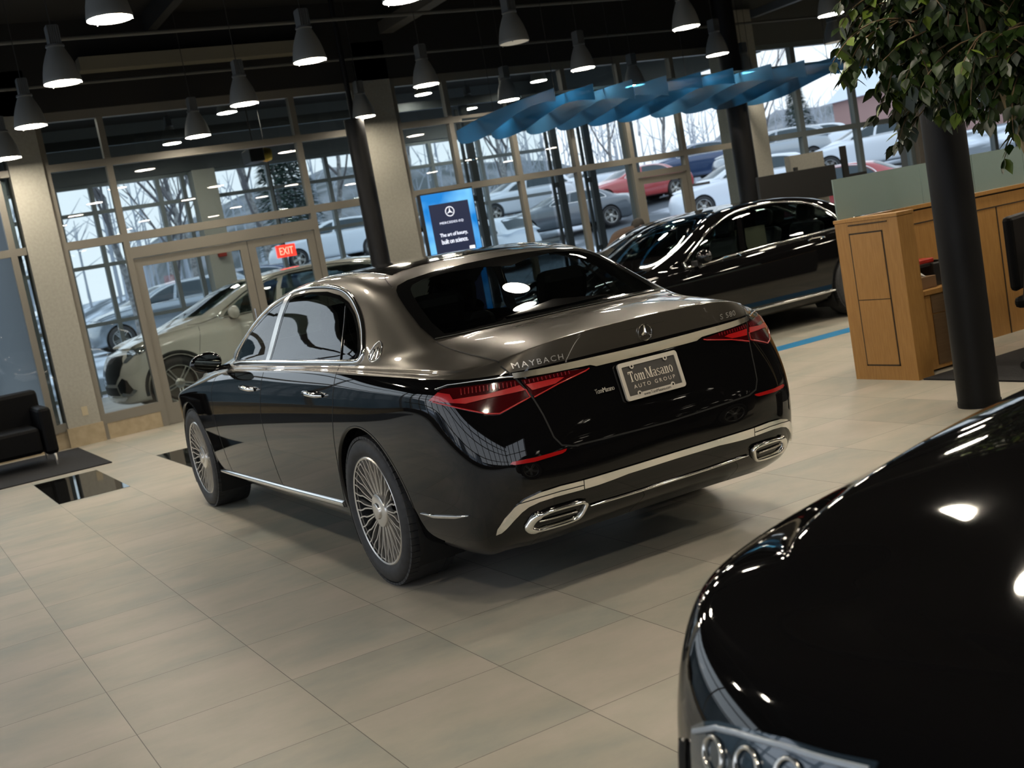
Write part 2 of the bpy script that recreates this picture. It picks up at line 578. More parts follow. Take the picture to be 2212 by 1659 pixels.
# floor inlays
GRAN = mat('polished_black_granite', (.006, .006, .006), .04)
for i, (a, b, c, d) in enumerate(((5.43, 7.14, 1.139, 1.748), (5.43, 7.14, -.08, .53))):
    o = MB().box((a, c, -.01), (b, d, .0025)).build('floor_inlay', GRAN)
    tag(o, ['polished black stone inlay beside the dark rug', 'polished black stone inlay behind the front wheel'][i], 'floor tile', 'black stone inlays in the floor')
o = MB().box((3.49, -12.0, -.01), (3.76, -1.2, .002)).build('floor_stripe', mat('blue_stripe', (.0, .17, .38), .5))
tag(o, 'blue stripe across the floor in front of the black saloon', 'stripe')
RUG = noise_mat('dark_rug', (.004, .004, .005), (.010, .010, .011), 60, .95, bump=.3)
o = MB().box((7.42, .93, 0), (9.62, 6.2, .012)).build('rug', RUG)
tag(o, 'dark rug under the black armchair', 'rug', 'dark rugs')
o = MB().box((-1.6, -9.5, 0), (.74, -3.70, .012)).build('rug', RUG)
tag(o, 'dark rug behind the maple reception counter', 'rug', 'dark rugs')
# ---------------------------------------------------------------- car body surfaces
def bs_eval(P, n, mirror0, mirror1):
    """uniform cubic B-spline along axis 0 of P (m,k,3) with n steps per span"""
    a0 = P[1] * (np.array([1, -1, 1]) if mirror0 == 'y' else 1) if mirror0 == 'y' else 2 * P[0] - P[1]
    a1 = P[-2] * np.array([1, -1, 1]) if mirror1 == 'y' else 2 * P[-1] - P[-2]
    Q = np.concatenate([a0[None], P, a1[None]], 0)
    t = np.arange(n) / n
    B = np.stack([(1 - t) ** 3, 3 * t ** 3 - 6 * t ** 2 + 4, -3 * t ** 3 + 3 * t ** 2 + 3 * t + 1, t ** 3], 1) / 6
    out = []
    for i in range(len(P) - 1):
        seg = Q[i:i + 4]
        out.append(np.einsum('tb,bkc->tkc', B, seg))
    last = (Q[-3] + 4 * Q[-2] + Q[-1]) / 6
    out.append(last[None])
    return np.concatenate(out, 0)

def bs_fix(P, m0, m1, it=3, k=0.8):
    T = P.copy()
    C = P.copy()
    for _ in range(it):
        a0 = C[1] * np.array([1, -1, 1]) if m0 == 'y' else 2 * C[0] - C[1]
        a1 = C[-2] * np.array([1, -1, 1]) if m1 == 'y' else 2 * C[-1] - C[-2]
        Q = np.concatenate([a0[None], C, a1[None]], 0)
        F = (Q[:-2] + 4 * Q[1:-1] + Q[2:]) / 6
        C = C + k * (T - F)
    return C

class CarSkin:
    """half body as rings (bottom to top) of stations (rear centre, round the left side, to front centre)"""
    def __init__(self, rings, nu=8, nv=8, fix=2):
        P = np.array(rings, float)               # (rows, stations, 3)
        P[:, 0, 1] = 0
        P[:, -1, 1] = 0
        P[-1, :, 1] = 0
        if fix:
            P = bs_fix(P, 'e', 'y', fix)
            P = np.swapaxes(bs_fix(np.swapaxes(P, 0, 1), 'y', 'y', fix), 0, 1)
        G = bs_eval(P, nv, 'e', 'y')
        G = np.swapaxes(bs_eval(np.swapaxes(G, 0, 1), nu, 'y', 'y'), 0, 1)
        G[:, 0, 1] = 0
        G[:, -1, 1] = 0
        G[-1, :, 1] = 0
        self.G = G
        self.nu, self.nv = nu, nv
        R, C_ = G.shape[:2]
        self.R, self.C = R, C_
        # normals
        du = np.gradient(G, axis=1)
        dv = np.gradient(G, axis=0)
        N = np.cross(dv, du)
        L = np.linalg.norm(N, axis=2, keepdims=True)
        L[L < 1e-9] = 1
        N = N / L
        # full car: left half indices then mirrored right half
        V = G.reshape(-1, 3)
        NV = N.reshape(-1, 3)
        # orientation check: side normal should point to +y
        mid = NV[(R // 3) * C_ + C_ // 2]
        if mid[1] < 0:
            NV = -NV
        # deal with degenerate top line and centre columns
        NN = NV.reshape(R, C_, 3).copy()
        NN[:, 0, 1] = 0
        NN[:, -1, 1] = 0
        NN[-1, :] = NN[-2, :] * np.array([1, 0, 1])
        NN /= np.maximum(np.linalg.norm(NN, axis=2, keepdims=True), 1e-9)
        NV = NN.reshape(-1, 3)
        self.V = np.concatenate([V, V * [1, -1, 1]])
        self.N = np.concatenate([NV, NV * [1, -1, 1]])
        n = len(V)
        F = []
        for i in range(R - 1):
            for j in range(C_ - 1):
                a = i * C_ + j
                F.append((a, a + 1, a + C_ + 1, a + C_))
        v = self.V
        # winding to match normals
        f = F[(R // 3) * (C_ - 1) + C_ // 2]
        nn = np.cross(v[f[1]] - v[f[0]], v[f[2]] - v[f[0]])
        if np.dot(nn, self.N[f[0]]) < 0:
            F = [(q[0], q[3], q[2], q[1]) for q in F]
        self.F = F + [(q[0] + n, q[3] + n, q[2] + n, q[1] + n) for q in F]
        self.FC = np.array([v[list(q)].mean(0) for q in self.F])
        self.bvh = BVHTree.FromPolygons([tuple(x) for x in self.V], self.F)
    def row_of(self, fi):
        k = fi % ((self.R - 1) * (self.C - 1))
        return k // (self.C - 1), k % (self.C - 1)
    def cast(self, o, d):
        h = self.bvh.ray_cast(Vector(o), Vector(d))
        return h
    def nearest_n(self, p, fi):
        q = self.F[fi]
        best = None
        ws = 0
        n = Vector((0, 0, 0))
        for k in q:
            dd = (Vector(self.V[k]) - p).length + 1e-5
            n += Vector(self.N[k]) / (dd * dd)
        return n.normalized()
    def on(self, view, a, b, sgn=1):
        """point and normal on the skin. view 'side': a=x, b=z; 'rear': a=y, b=z; 'top': a=x, b=y; 'front'"""
        if view == 'side':
            h = self.cast((a, 3 * sgn, b), (0, -sgn, 0))
        elif view == 'rear':
            h = self.cast((-4, a, b), (1, 0, 0))
        elif view == 'front':
            h = self.cast((9, a, b), (-1, 0, 0))
        elif view == 'top':
            h = self.cast((a, b, 4), (0, 0, -1))
        elif isinstance(view, tuple):
            # oblique view: direction angle about z in plan; a along the horizontal, b = z
            ang = view[0]
            d = Vector((math.cos(ang), math.sin(ang), 0))
            r = Vector((-math.sin(ang), math.cos(ang), 0))
            h = self.cast(view[1] - d * 5 + r * a + Vector((0, 0, b)), d)
        if h[0] is None:
            return None
        return h[0], self.nearest_n(h[0], h[2])

def dense(poly, step, closed=True):
    out = []
    n = len(poly)
    for i in range(n if closed else n - 1):
        a = Vector(poly[i])
        b = Vector(poly[(i + 1) % n])
        k = max(1, int((b - a).length / step))
        for t in range(k):
            out.append(a.lerp(b, t / k))
    if not closed:
        out.append(Vector(poly[-1]))
    return out

def smooth_poly(pts, n=6, closed=True):
    """Catmull-Rom through 2-D/3-D points"""
    P = [Vector(p) for p in pts]
    m_ = len(P)
    out = []
    for i in range(m_ if closed else m_ - 1):
        if closed:
            a, b, c, d = P[(i - 1) % m_], P[i], P[(i + 1) % m_], P[(i + 2) % m_]
        else:
            a, b, c, d = P[max(i - 1, 0)], P[i], P[i + 1], P[min(i + 2, m_ - 1)]
        for k in range(n):
            t = k / n
            out.append(0.5 * ((2 * b) + (c - a) * t + (2 * a - 5 * b + 4 * c - d) * t * t + (3 * b - a - 3 * c + d) * t ** 3))
    if not closed:
        out.append(P[-1])
    return out

def inside(p, poly):
    x, y = p[0], p[1]
    c = False
    j = len(poly) - 1
    for i in range(len(poly)):
        xi, yi = poly[i][0], poly[i][1]
        xj, yj = poly[j][0], poly[j][1]
        if (yi > y) != (yj > y) and x < (xj - xi) * (y - yi) / (yj - yi) + xi:
            c = not c
        j = i
    return c

def patch(skin, view, poly, off, material, name, parent, sgn=1, step=0.03, thick=0.0, holes=(), offfun=None):
    """a panel that follows the skin, cut to an outline drawn in one view"""
    bd = dense(poly, step)
    pts = [Vector((p[0], p[1])) for p in bd]
    edges = [(i, (i + 1) % len(bd)) for i in range(len(bd))]
    for h in holes:
        hd = dense(h, step)
        k = len(pts)
        pts += [Vector((p[0], p[1])) for p in hd]
        edges += [(k + i, k + (i + 1) % len(hd)) for i in range(len(hd))]
    xs = [p[0] for p in bd]
    ys = [p[1] for p in bd]
    x = min(xs) + step
    while x < max(xs):
        y = min(ys) + step
        while y < max(ys):
            if inside((x, y), bd):
                pts.append(Vector((x, y)))
            y += step
        x += step
    r = delaunay_2d_cdt(pts, edges, [], 1, 1e-5)
    vs2, fs = r[0], r[2]
    P3, N3 = [], []
    good = []
    for p in vs2:
        h = skin.on(view, p[0], p[1], sgn)
        if h is None:
            good.append(False)
            P3.append(Vector((0, 0, 0)))
            N3.append(Vector((0, 0, 1)))
        else:
            good.append(True)
            P3.append(h[0] + h[1] * (offfun(p[0], p[1]) if offfun else off))
            N3.append(h[1])
    F = []
    for f in fs:
        if all(good[i] for i in f):
            c = sum((vs2[i] for i in f), Vector((0, 0))) / len(f)
            if not inside(c, bd):
                continue
            if any(inside(c, dense(h, step)) for h in holes):
                continue
            a = (P3[f[1]] - P3[f[0]]).cross(P3[f[2]] - P3[f[0]])
            F.append(tuple(f) if a.dot(N3[f[0]]) > 0 else tuple(reversed(f)))
    if thick:
        # close the rim down to the skin
        from collections import Counter
        cnt = Counter()
        for f in F:
            for i in range(len(f)):
                cnt[(f[i], f[(i + 1) % len(f)])] += 1
        base = {}
        for (a, b) in list(cnt):
            if (b, a) not in cnt:
                for k in (a, b):
                    if k not in base:
                        base[k] = len(P3)
                        P3.append(P3[k] - N3[k] * thick)
                        N3.append(N3[k])
                F.append((b, a, base[a], base[b]))
    used = sorted({i for f in F for i in f})
    mp = {k: i for i, k in enumerate(used)}
    o = mesh(name, [P3[i] for i in used], [tuple(mp[i] for i in f) for f in F], material, parent, True)
    if not thick and not offfun:
        o.data.normals_split_custom_set_from_vertices([tuple(N3[i]) for i in used])
    else:
        bm = bmesh.new()
        bm.from_mesh(o.data)
        for e in bm.edges:
            if len(e.link_faces) == 2 and e.calc_face_angle(0) > math.radians(50):
                e.smooth = False
        bm.to_mesh(o.data)
        bm.free()
    return o

def ribbon(skin, view, line, width, off, material, name, parent, sgn=1, step=0.02, height=0.006, closed=False, rnd=True, mb=None, wfun=None):
    """raised moulding along a line drawn in one view"""
    pts = dense(line, step, closed)
    hs = [skin.on(view, p[0], p[1], sgn) for p in pts]
    hs = [h for h in hs if h]
    n = len(hs)
    vs, fs = [], []
    prof = [(-.5, 0), (-.46, .6), (-.3, .95), (0, 1), (.3, .95), (.46, .6), (.5, 0)] if rnd else [(-.5, 0), (-.5, 1), (.5, 1), (.5, 0)]
    k = len(prof)
    for i in range(n):
        a = hs[(i - 1) % n if closed else max(i - 1, 0)][0]
        b = hs[(i + 1) % n if closed else min(i + 1, n - 1)][0]
        t = (b - a).normalized()
        nn = hs[i][1]
        s = nn.cross(t).normalized()
        ww = width * (wfun(i / max(1, n - 1)) if wfun else 1)
        for (u, h) in prof:
            vs.append(hs[i][0] + s * (u * ww) + nn * (off + h * height))
    for i in range(n if closed else n - 1):
        j = (i + 1) % n
        for q in range(k - 1):
            fs.append((i * k + q, j * k + q, j * k + q + 1, i * k + q + 1))
    if not closed:
        fs.append(tuple(range(k))[::-1])
        fs.append(tuple((n - 1) * k + q for q in range(k)))
    if mb is not None:
        mb.add(vs, fs)
        return None
    m_ = MB().add(vs, fs)
    return m_.build(name, material, parent, True, flat_angle=60)
# ---------------------------------------------------------------- the two-tone saloon
BRONZE = mat('bronze_grey_metallic_paint', (0.105, 0.094, 0.078), 0.33, 0.72, 1.0)
TAIL = mat('red_tail_lamp', (0.30, 0.002, 0.003), 0.30, 0.0, 1.0, emit=(1, 0.01, 0.01), es=0.03)  # faint emission puts a glow into the red lens
TAILDARK = mat('dark_red_lamp_lens', (0.045, 0.001, 0.002), 0.10, 0.0, 1.0)
TINT = glass_mat('tinted_car_glass', (0.30, 0.34, 0.34), 1.0, 1.55)
REARGLASS = glass_mat('rear_screen_glass', (0.22, 0.25, 0.26), 0.9, 1.45)

def saloon_rings():
    R = []
    X = [-.80, -.42, 0, .45, 1.0, 1.6, 2.2, 2.8, 3.4, 3.85]
    def side(ys, zs):
        return [(X[i], ys[i] if hasattr(ys, '__len__') else ys, zs[i] if hasattr(zs, '__len__') else zs) for i in range(10)]
    def tp(w):
        f = [.950, .983, 1.0, 1.0, .998, .996, .994, .992, .98, .945]
        return [w * q for q in f]
    # rear part: (x, y, z) for stations 0..3 ; front part for 14..16
    R.append([(-1.00, 0, .27), (-1.0, .36, .27), (-.98, .62, .26), (-.92, .76, .26)] + side([.80] * 10, .23) + [(3.98, .62, .2), (4.05, .34, .2), (4.07, 0, .2)])
    R.append([(-1.10, 0, .335), (-1.09, .36, .33), (-1.055, .62, .315), (-.965, .80, .30)] + side(tp(.900), .27) + [(4.08, .7, .23), (4.17, .36, .22), (4.19, 0, .22)])
    R.append([(-1.155, 0, .41), (-1.15, .36, .41), (-1.11, .64, .40), (-1.00, .835, .39)] + side(tp(.935), .37) + [(4.10, .74, .34), (4.21, .38, .34), (4.24, 0, .34)])
    R.append([(-1.185, 0, .54), (-1.18, .36, .54), (-1.135, .65, .54), (-1.02, .845, .54)] + side(tp(.955), .53) + [(4.11, .75, .5), (4.23, .38, .5), (4.26, 0, .5)])
    R.append([(-1.180, 0, .68), (-1.17, .36, .68), (-1.13, .65, .68), (-1.015, .848, .69)] + side(tp(.967), .70) + [(4.08, .74, .62), (4.21, .38, .62), (4.25, 0, .62)])
    R.append([(-1.145, 0, .83), (-1.14, .36, .83), (-1.095, .645, .83), (-.975, .835, .84)] + side(tp(.964), [.85, .86, .86, .86, .86, .86, .86, .85, .83, .78]) + [(4.03, .72, .72), (4.16, .38, .72), (4.20, 0, .72)])
    R.append([(-1.115, 0, .945), (-1.11, .36, .945), (-1.06, .63, .945), (-.93, .80, .955)] + side(tp(.950), [.965, .975, .975, .97, .965, .96, .955, .94, .90, .83]) + [(3.96, .68, .79), (4.1, .36, .80), (4.14, 0, .80)])
    # tone line
    R.append([(-1.115, 0, 1.01), (-1.105, .36, 1.01), (-1.05, .62, 1.008), (-.915, .768, 1.008)] + side([.850, .892, .915, .915, .912, .910, .905, .885, .84, .76], [1.022, 1.035, 1.045, 1.048, 1.045, 1.04, 1.03, 1.00, .94, .86]) + [(3.88, .6, .83), (4.0, .33, .84), (4.03, 0, .84)])
    # spoiler lip / shoulder, three close rings for a crisp edge
    lipy = [.808, .855, .885, .887, .886, .884, .875, .84, .77, .68]
    lipz = [1.045, 1.058, 1.07, 1.075, 1.07, 1.062, 1.055, 1.03, .985, .90]
    fr = [(3.78, .52, .87), (3.87, .3, .88), (3.9, 0, .88)]
    R.append([(-1.1235, 0, 1.106), (-1.104, .36, 1.098), (-1.040, .596, 1.068), (-.908, .728, 1.040)] + side([y + .012 for y in lipy], [z - .014 for z in lipz]) + [(x + .04, y, z - .015) for x, y, z in fr])
    R.append([(-1.124, 0, 1.120), (-1.102, .36, 1.112), (-1.035, .59, 1.080), (-.90, .715, 1.048)] + side(lipy, lipz) + fr)
    R.append([(-1.108, 0, 1.1265), (-1.086, .358, 1.1185), (-1.022, .582, 1.086), (-.892, .705, 1.055)] + side([y - .012 for y in lipy], [z + .008 for z in lipz]) + [(x - .04, y, z + .01) for x, y, z in fr])
    # deck / belt
    R.append([(-.96, 0, 1.147), (-.94, .35, 1.139), (-.89, .56, 1.112), (-.82, .665, 1.086)] + [(-.72, .745, 1.078), (-.40, .822, 1.082), (0, .862, 1.092), (.45, .868, 1.092), (1.0, .868, 1.088), (1.6, .866, 1.08), (2.2, .855, 1.075), (2.72, .80, 1.06), (3.25, .69, 1.02), (3.6, .58, .95)] + [(3.62, .42, .93), (3.65, .25, .935), (3.66, 0, .935)])
    R.append([(-.72, 0, 1.168), (-.70, .34, 1.160), (-.64, .55, 1.140), (-.60, .645, 1.120)] + [(-.52, .722, 1.108), (-.26, .80, 1.115), (.02, .846, 1.120), (.45, .853, 1.118), (1.0, .855, 1.112), (1.6, .852, 1.105), (2.2, .838, 1.10), (2.62, .765, 1.095), (2.95, .63, 1.075), (3.15, .50, 1.04)] + [(3.2, .36, 1.03), (3.22, .2, 1.035), (3.23, 0, 1.035)])
    # base of the glass
    R.append([(-.515, 0, 1.176), (-.50, .33, 1.172), (-.44, .555, 1.166), (-.40, .650, 1.158)] + [(-.335, .722, 1.158), (-.14, .782, 1.17), (.07, .820, 1.175), (.45, .833, 1.165), (1.0, .836, 1.155), (1.6, .832, 1.148), (2.17, .825, 1.145), (2.47, .785, 1.145), (2.62, .64, 1.13), (2.76, .48, 1.12)] + [(2.82, .34, 1.115), (2.86, .18, 1.115), (2.88, 0, 1.115)])
    R.append([(-.30, 0, 1.290), (-.29, .31, 1.284), (-.245, .51, 1.272), (-.20, .610, 1.268)] + [(-.135, .675, 1.272), (.01, .723, 1.285), (.16, .752, 1.29), (.50, .765, 1.292), (1.0, .768, 1.288), (1.52, .776, 1.292), (1.99, .782, 1.28), (2.19, .735, 1.268), (2.25, .60, 1.255), (2.36, .45, 1.255)] + [(2.41, .32, 1.255), (2.44, .17, 1.255), (2.45, 0, 1.255)])
    R.append([(-.10, 0, 1.392), (-.09, .30, 1.385), (-.055, .48, 1.371), (-.01, .565, 1.372)] + [(.045, .622, 1.378), (.14, .662, 1.388), (.28, .692, 1.400), (.58, .706, 1.414), (1.0, .712, 1.420), (1.44, .716, 1.417), (1.78, .722, 1.398), (1.94, .675, 1.39), (1.97, .54, 1.375), (2.06, .41, 1.38)] + [(2.1, .29, 1.385), (2.13, .15, 1.387), (2.14, 0, 1.388)])
    R.append([(.075, 0, 1.468), (.08, .28, 1.460), (.105, .44, 1.444), (.15, .515, 1.442)] + [(.20, .562, 1.445), (.28, .595, 1.452), (.42, .620, 1.472), (.66, .636, 1.492), (1.0, .643, 1.500), (1.35, .642, 1.492), (1.57, .630, 1.476), (1.70, .59, 1.466), (1.71, .48, 1.452), (1.79, .37, 1.46)] + [(1.82, .26, 1.466), (1.84, .13, 1.470), (1.85, 0, 1.472)])
    R.append([(.26, 0, 1.502), (.265, .25, 1.496), (.29, .38, 1.486), (.325, .44, 1.483)] + [(.37, .475, 1.484), (.44, .50, 1.489), (.56, .520, 1.504), (.75, .530, 1.517), (1.0, .535, 1.524), (1.25, .531, 1.518), (1.40, .51, 1.508), (1.49, .47, 1.502), (1.52, .40, 1.494), (1.57, .31, 1.496)] + [(1.59, .22, 1.50), (1.60, .11, 1.502), (1.61, 0, 1.503)])
    R.append([(.48, 0, 1.526), (.485, .14, 1.524), (.50, .21, 1.521), (.52, .25, 1.520)] + [(.55, .27, 1.520), (.60, .285, 1.522), (.68, .295, 1.527), (.82, .30, 1.532), (1.0, .30, 1.534), (1.15, .30, 1.532), (1.25, .285, 1.528), (1.30, .26, 1.525), (1.34, .225, 1.524), (1.37, .18, 1.524)] + [(1.385, .13, 1.525), (1.39, .06, 1.525), (1.395, 0, 1.525)])
    R.append([(.55, 0, 1.531), (.553, 0, 1.531), (.565, 0, 1.532), (.58, 0, 1.533)] + [(.605, 0, 1.534), (.65, 0, 1.536), (.72, 0, 1.537), (.84, 0, 1.539), (1.0, 0, 1.54), (1.12, 0, 1.54), (1.2, 0, 1.539), (1.24, 0, 1.538), (1.27, 0, 1.537), (1.29, 0, 1.536)] + [(1.30, 0, 1.535), (1.305, 0, 1.535), (1.31, 0, 1.535)])
    return R

TONE_ROW = 7
GAP = mat('panel_gap', (0.001, 0.001, 0.001), 0.7)
WELL = mat('wheel_well_liner', (0.004, 0.004, 0.004), 0.9)
LEATHER = mat('dark_cabin_leather', (0.012, 0.011, 0.010), 0.5)
BEIGELEATHER = mat('pale_cabin_leather', (0.20, 0.17, 0.11), 0.55)
RIM = mat('polished_forged_rim', (0.80, 0.77, 0.72), 0.25, 0.85)
BRAKE = mat('brake_disc_steel', (0.10, 0.095, 0.085), 0.4, 0.8)

def cut_arches(skin, arches, r, zmax=1.0):
    """faces of the skin with round wheel openings; vertices next to an opening are moved on to its circle"""
    V = skin.V.copy()
    N = skin.N
    ins = np.zeros(len(V), bool)
    for cx, cz in arches:
        d = np.hypot(V[:, 0] - cx, V[:, 2] - cz)
        ins |= (d < r) & (np.abs(V[:, 1]) > .5) & (V[:, 2] < zmax)
    keep = []
    edge = set()
    for k, f in enumerate(skin.F):
        c = sum(ins[i] for i in f)
        if c == len(f):
            continue
        keep.append(k)
        if c:
            edge.update(i for i in f if ins[i])
    for i in edge:
        p = V[i]
        cx, cz = min(arches, key=lambda q: abs(q[0] - p[0]))
        d = math.hypot(p[0] - cx, p[2] - cz) or 1
        x = cx + (p[0] - cx) / d * r
        z = cz + (p[2] - cz) / d * r
        s = 1 if p[1] > 0 else -1
        h = skin.on('side', x, z, s)
        V[i] = (x, h[0][1] if h else p[1], z)
    return V, keep

def sub_shell(skin, V, faces, name, material, parent, mi=None):
    used = sorted({i for k in faces for i in skin.F[k]})
    mp = {k: i for i, k in enumerate(used)}
    o = mesh(name, [V[i] for i in used], [tuple(mp[i] for i in skin.F[k]) for k in faces], material, parent, True)
    if mi is not None:
        for p, k in zip(o.data.polygons, faces):
            p.material_index = mi[k]
    o.data.normals_split_custom_set_from_vertices([tuple(skin.N[i]) for i in used])
    return o

def arch_lip(skin, cx, cz, r, s, material, parent, depth=.07, z0=.24):
    pts = []
    a = -30
    while a <= 210:
        x = cx + r * math.cos(math.radians(a))
        z = cz + r * math.sin(math.radians(a))
        h = skin.on('side', x, z, s)
        if h and z > z0:
            pts.append((h[0], h[1], Vector((cx, h[0][1], cz))))
        a += 3
    vs, fs = [], []
    for p, n_, c in pts:
        inn = (c - p).normalized()
        vs += [p + n_ * .001 - inn * .004, p + n_ * .003 + inn * .004, p + inn * .012 + Vector((0, -s * .012, 0)), p + inn * .006 + Vector((0, -s * depth, 0))]
    for i in range(len(pts) - 1):
        for q in range(3):
            fs.append((i * 4 + q, i * 4 + 4 + q, i * 4 + 5 + q, i * 4 + 1 + q))
    mesh('arch_lip', vs, fs, material, parent, True)

def wheel_well(cx, cz, r, s, y0, y1, parent):
    mb = MB()
    vs, fs = [], []
    n = 28
    for k in range(n + 1):
        a = math.radians(-32 + 244 * k / n)
        for y in (y0, y1):
            vs.append((cx + (r + .004) * math.cos(a), s * y, cz + (r + .004) * math.sin(a)))
    for k in range(n):
        fs.append((2 * k, 2 * k + 1, 2 * k + 3, 2 * k + 2))
    fs.append(tuple(2 * k for k in range(n + 1)))
    mb.add(vs, fs)
    mb.build('wheel_well', WELL, parent)

def make_wheel(R, rr, width, style, parent, loc, s, rim_mat=None, turn=0.0):
    """wheel with its axle along y; s=+1 for the left side. R tyre radius, rr rim radius"""
    rim_mat = rim_mat or RIM
    e = empty('wheel', loc)
    e.parent = parent
    e.rotation_euler = (0, 0, turn + (0 if s > 0 else math.pi))
    My = Matrix.Rotation(-math.pi / 2, 4, 'X')      # z axis -> +y
    w = width
    t = MB()
    prof = [(rr - .012, -w), (rr + .01, -w - .004), (R - .05, -w - .012), (R - .018, -w), (R - .004, -w + .03), (R, -w + .06), (R, -.06), (R - .004, -.03), (R - .018, -.002), (R - .035, .008), (R - .06, .012), (rr + .02, .008), (rr + .006, -.002), (rr - .006, -.006), (rr - .01, -.03)]
    t.lathe(prof, 96, My, closed=True)
    # tread blocks on the shoulder
    for k in range(64):
        a = 2 * math.pi * k / 64
        M = My @ Matrix.Rotation(a, 4, 'Z')
        t.box((R - .012, -.016, -.050), (R + .0015, .016, -.004), M)
        t.box((R - .012, -.016, -w + .004), (R + .0015, .016, -w + .05), M)
    t.build('tyre', RUBBER, e, True)
    b = MB()
    b.lathe([(rr - .012, -.002), (rr - .004, .001), (rr + .002, -.004), (rr - .004, -.012), (rr - .014, -.016), (rr - .008, -.02), (rr - .002, -.012)], 72, My, closed=True)
    if style == 'multi':
        n = 18
        for k in range(n):
            a0 = 2 * math.pi * k / n
            for sg in (-1, 1):
                pts = [(.070, sg * .060, -.026), (.115, sg * .050, -.022), (.155, sg * .048, -.018), (.190, sg * .058, -.014), (.216, sg * .098, -.010), (.240, sg * .104, -.007), (rr - .010, sg * .088, -.003)]
                q = []
                for r_, da, z in pts:
                    q.append(Vector((r_ * math.cos(a0 + da), r_ * math.sin(a0 + da), z)))
                vs, fs = [], []
                for i, p in enumerate(q):
                    d = (q[min(i + 1, len(q) - 1)] - q[max(i - 1, 0)]).normalized()
                    sd = Vector((-d.y, d.x, 0)).normalized()
                    ww = .0034
                    vs += [My @ (p + sd * ww), My @ (p - sd * ww), My @ (p - sd * (ww * 1.3) + Vector((0, 0, -.022))), My @ (p + sd * (ww * 1.3) + Vector((0, 0, -.022)))]
                for i in range(len(q) - 1):
                    for c in range(4):
                        c2 = (c + 1) % 4
                        fs.append((i * 4 + c, i * 4 + 4 + c, i * 4 + 4 + c2, i * 4 + c2))
                b.add(vs, fs)
    elif style == 'five':
        for k in range(5):
            a0 = 2 * math.pi * k / 5 + math.pi / 2
            for sg in (-1, 1):
                M = My @ Matrix.Rotation(a0, 4, 'Z')
                q = [(.05, sg * .02, -.03), (.14, sg * .022, -.015), (rr - .01, sg * .012 + sg * .016, -.004)]
                ww = .011
                vs, fs = [], []
                for x, y, z in q:
                    for dy, dz in ((-ww, 0), (ww, 0), (ww * .8, -.03), (-ww * .8, -.03)):
                        vs.append(M @ Vector((x, y + dy, z + dz)))
                for i in range(2):
                    for c in range(4):
                        c2 = (c + 1) % 4
                        fs.append((i * 4 + c, i * 4 + 4 + c, i * 4 + 4 + c2, i * 4 + c2))
                b.add(vs, fs)
    b.build('rim', rim_mat, e, True)
    h = MB()
    h.lathe([(0.001, .004), (.034, .004), (.038, .002), (.042, -.007), (.070, -.009), (.082, -.013), (.086, -.022), (.086, -.05), (.001, -.05)] if style == 'multi' else [(0.001, .0), (.03, .0), (.036, -.01), (.07, -.02), (.075, -.05), (.001, -.05)], 40, My)
    h.build('hub_cap', rim_mat, e, True)
    d = MB()
    d.lathe([(.05, -.075), (rr - .055, -.075), (rr - .055, -.105), (.05, -.105)], 48, My, closed=True)
    d.build('brake_disc', BRAKE, e, True)
    k = MB()
    k.lathe([(rr - .014, -.016), (rr - .034, -.05), (rr - .036, -w + .01), (rr - .012, -w), (rr - .010, -.02)], 60, My)
    k.lathe([(0.001, -.12), (rr - .036, -.12), (rr - .036, -.128), (.001, -.128)], 40, My)
    k.build('inner_barrel', WELL, e, True)
    return e

OBA = math.radians(-40)

def ob_l(pts):
    r = Vector((-math.sin(OBA), math.cos(OBA), 0))
    return [(Vector(p).dot(r), p[2]) for p in pts]

def star_emblem(cy, cz, R, skin, name, material, parent, x_off=.004):
    """three-pointed star in a ring on the rear face"""
    mb = MB()
    def on(u, v, o):
        h = skin.on('rear', cy - u, cz + v)
        return h[0] + h[1] * o
    n = 48
    vs, fs = [], []
    for k in range(n):
        a = 2 * math.pi * k / n
        for rr, o in ((R, .003), (R * .98, x_off + .006), (R * .90, x_off + .006), (R * .86, .003)):
            vs.append(on(rr * math.cos(a), rr * math.sin(a), o))
    for k in range(n):
        k2 = (k + 1) % n
        for c in range(3):
            fs.append((k * 4 + c, k2 * 4 + c, k2 * 4 + c + 1, k * 4 + c + 1))
    mb.add(vs, fs)
    for k in range(3):
        a = math.pi / 2 + 2 * math.pi * k / 3
        tip = on(R * .93 * math.cos(a), R * .93 * math.sin(a), .006)
        c = on(0, 0, x_off + .010)
        b1 = on(R * .20 * math.cos(a + math.pi / 3), R * .20 * math.sin(a + math.pi / 3), .002)
        b2 = on(R * .20 * math.cos(a - math.pi / 3), R * .20 * math.sin(a - math.pi / 3), .002)
        t1 = on(R * .93 * math.cos(a + .06), R * .93 * math.sin(a + .06), .002)
        t2 = on(R * .93 * math.cos(a - .06), R * .93 * math.sin(a - .06), .002)
        mb.add([c, b1, t1, tip, t2, b2], [(0, 1, 2, 3), (0, 3, 4, 5)])
    return mb.build(name, material, parent)

def skin_text(body, skin, cy, cz, width, height, material, name, parent, spacing=1.0, offset=0.0, rot=0.0, off=.009):
    vs, fs = text_mesh(body, 1.0, spacing, offset)
    w0 = max(v.x for v in vs) - min(v.x for v in vs)
    h0 = max(v.y for v in vs) - min(v.y for v in vs)
    yc = (max(v.y for v in vs) + min(v.y for v in vs)) / 2
    xc = (max(v.x for v in vs) + min(v.x for v in vs)) / 2
    out = []
    for v in vs:
        u = (v.x - xc) / w0 * width
        t = (v.y - yc) / h0 * height + u * rot
        h = skin.on('rear', cy - u, cz + t)
        out.append(h[0] + h[1] * off)
    return mesh(name, out, fs, material, parent)

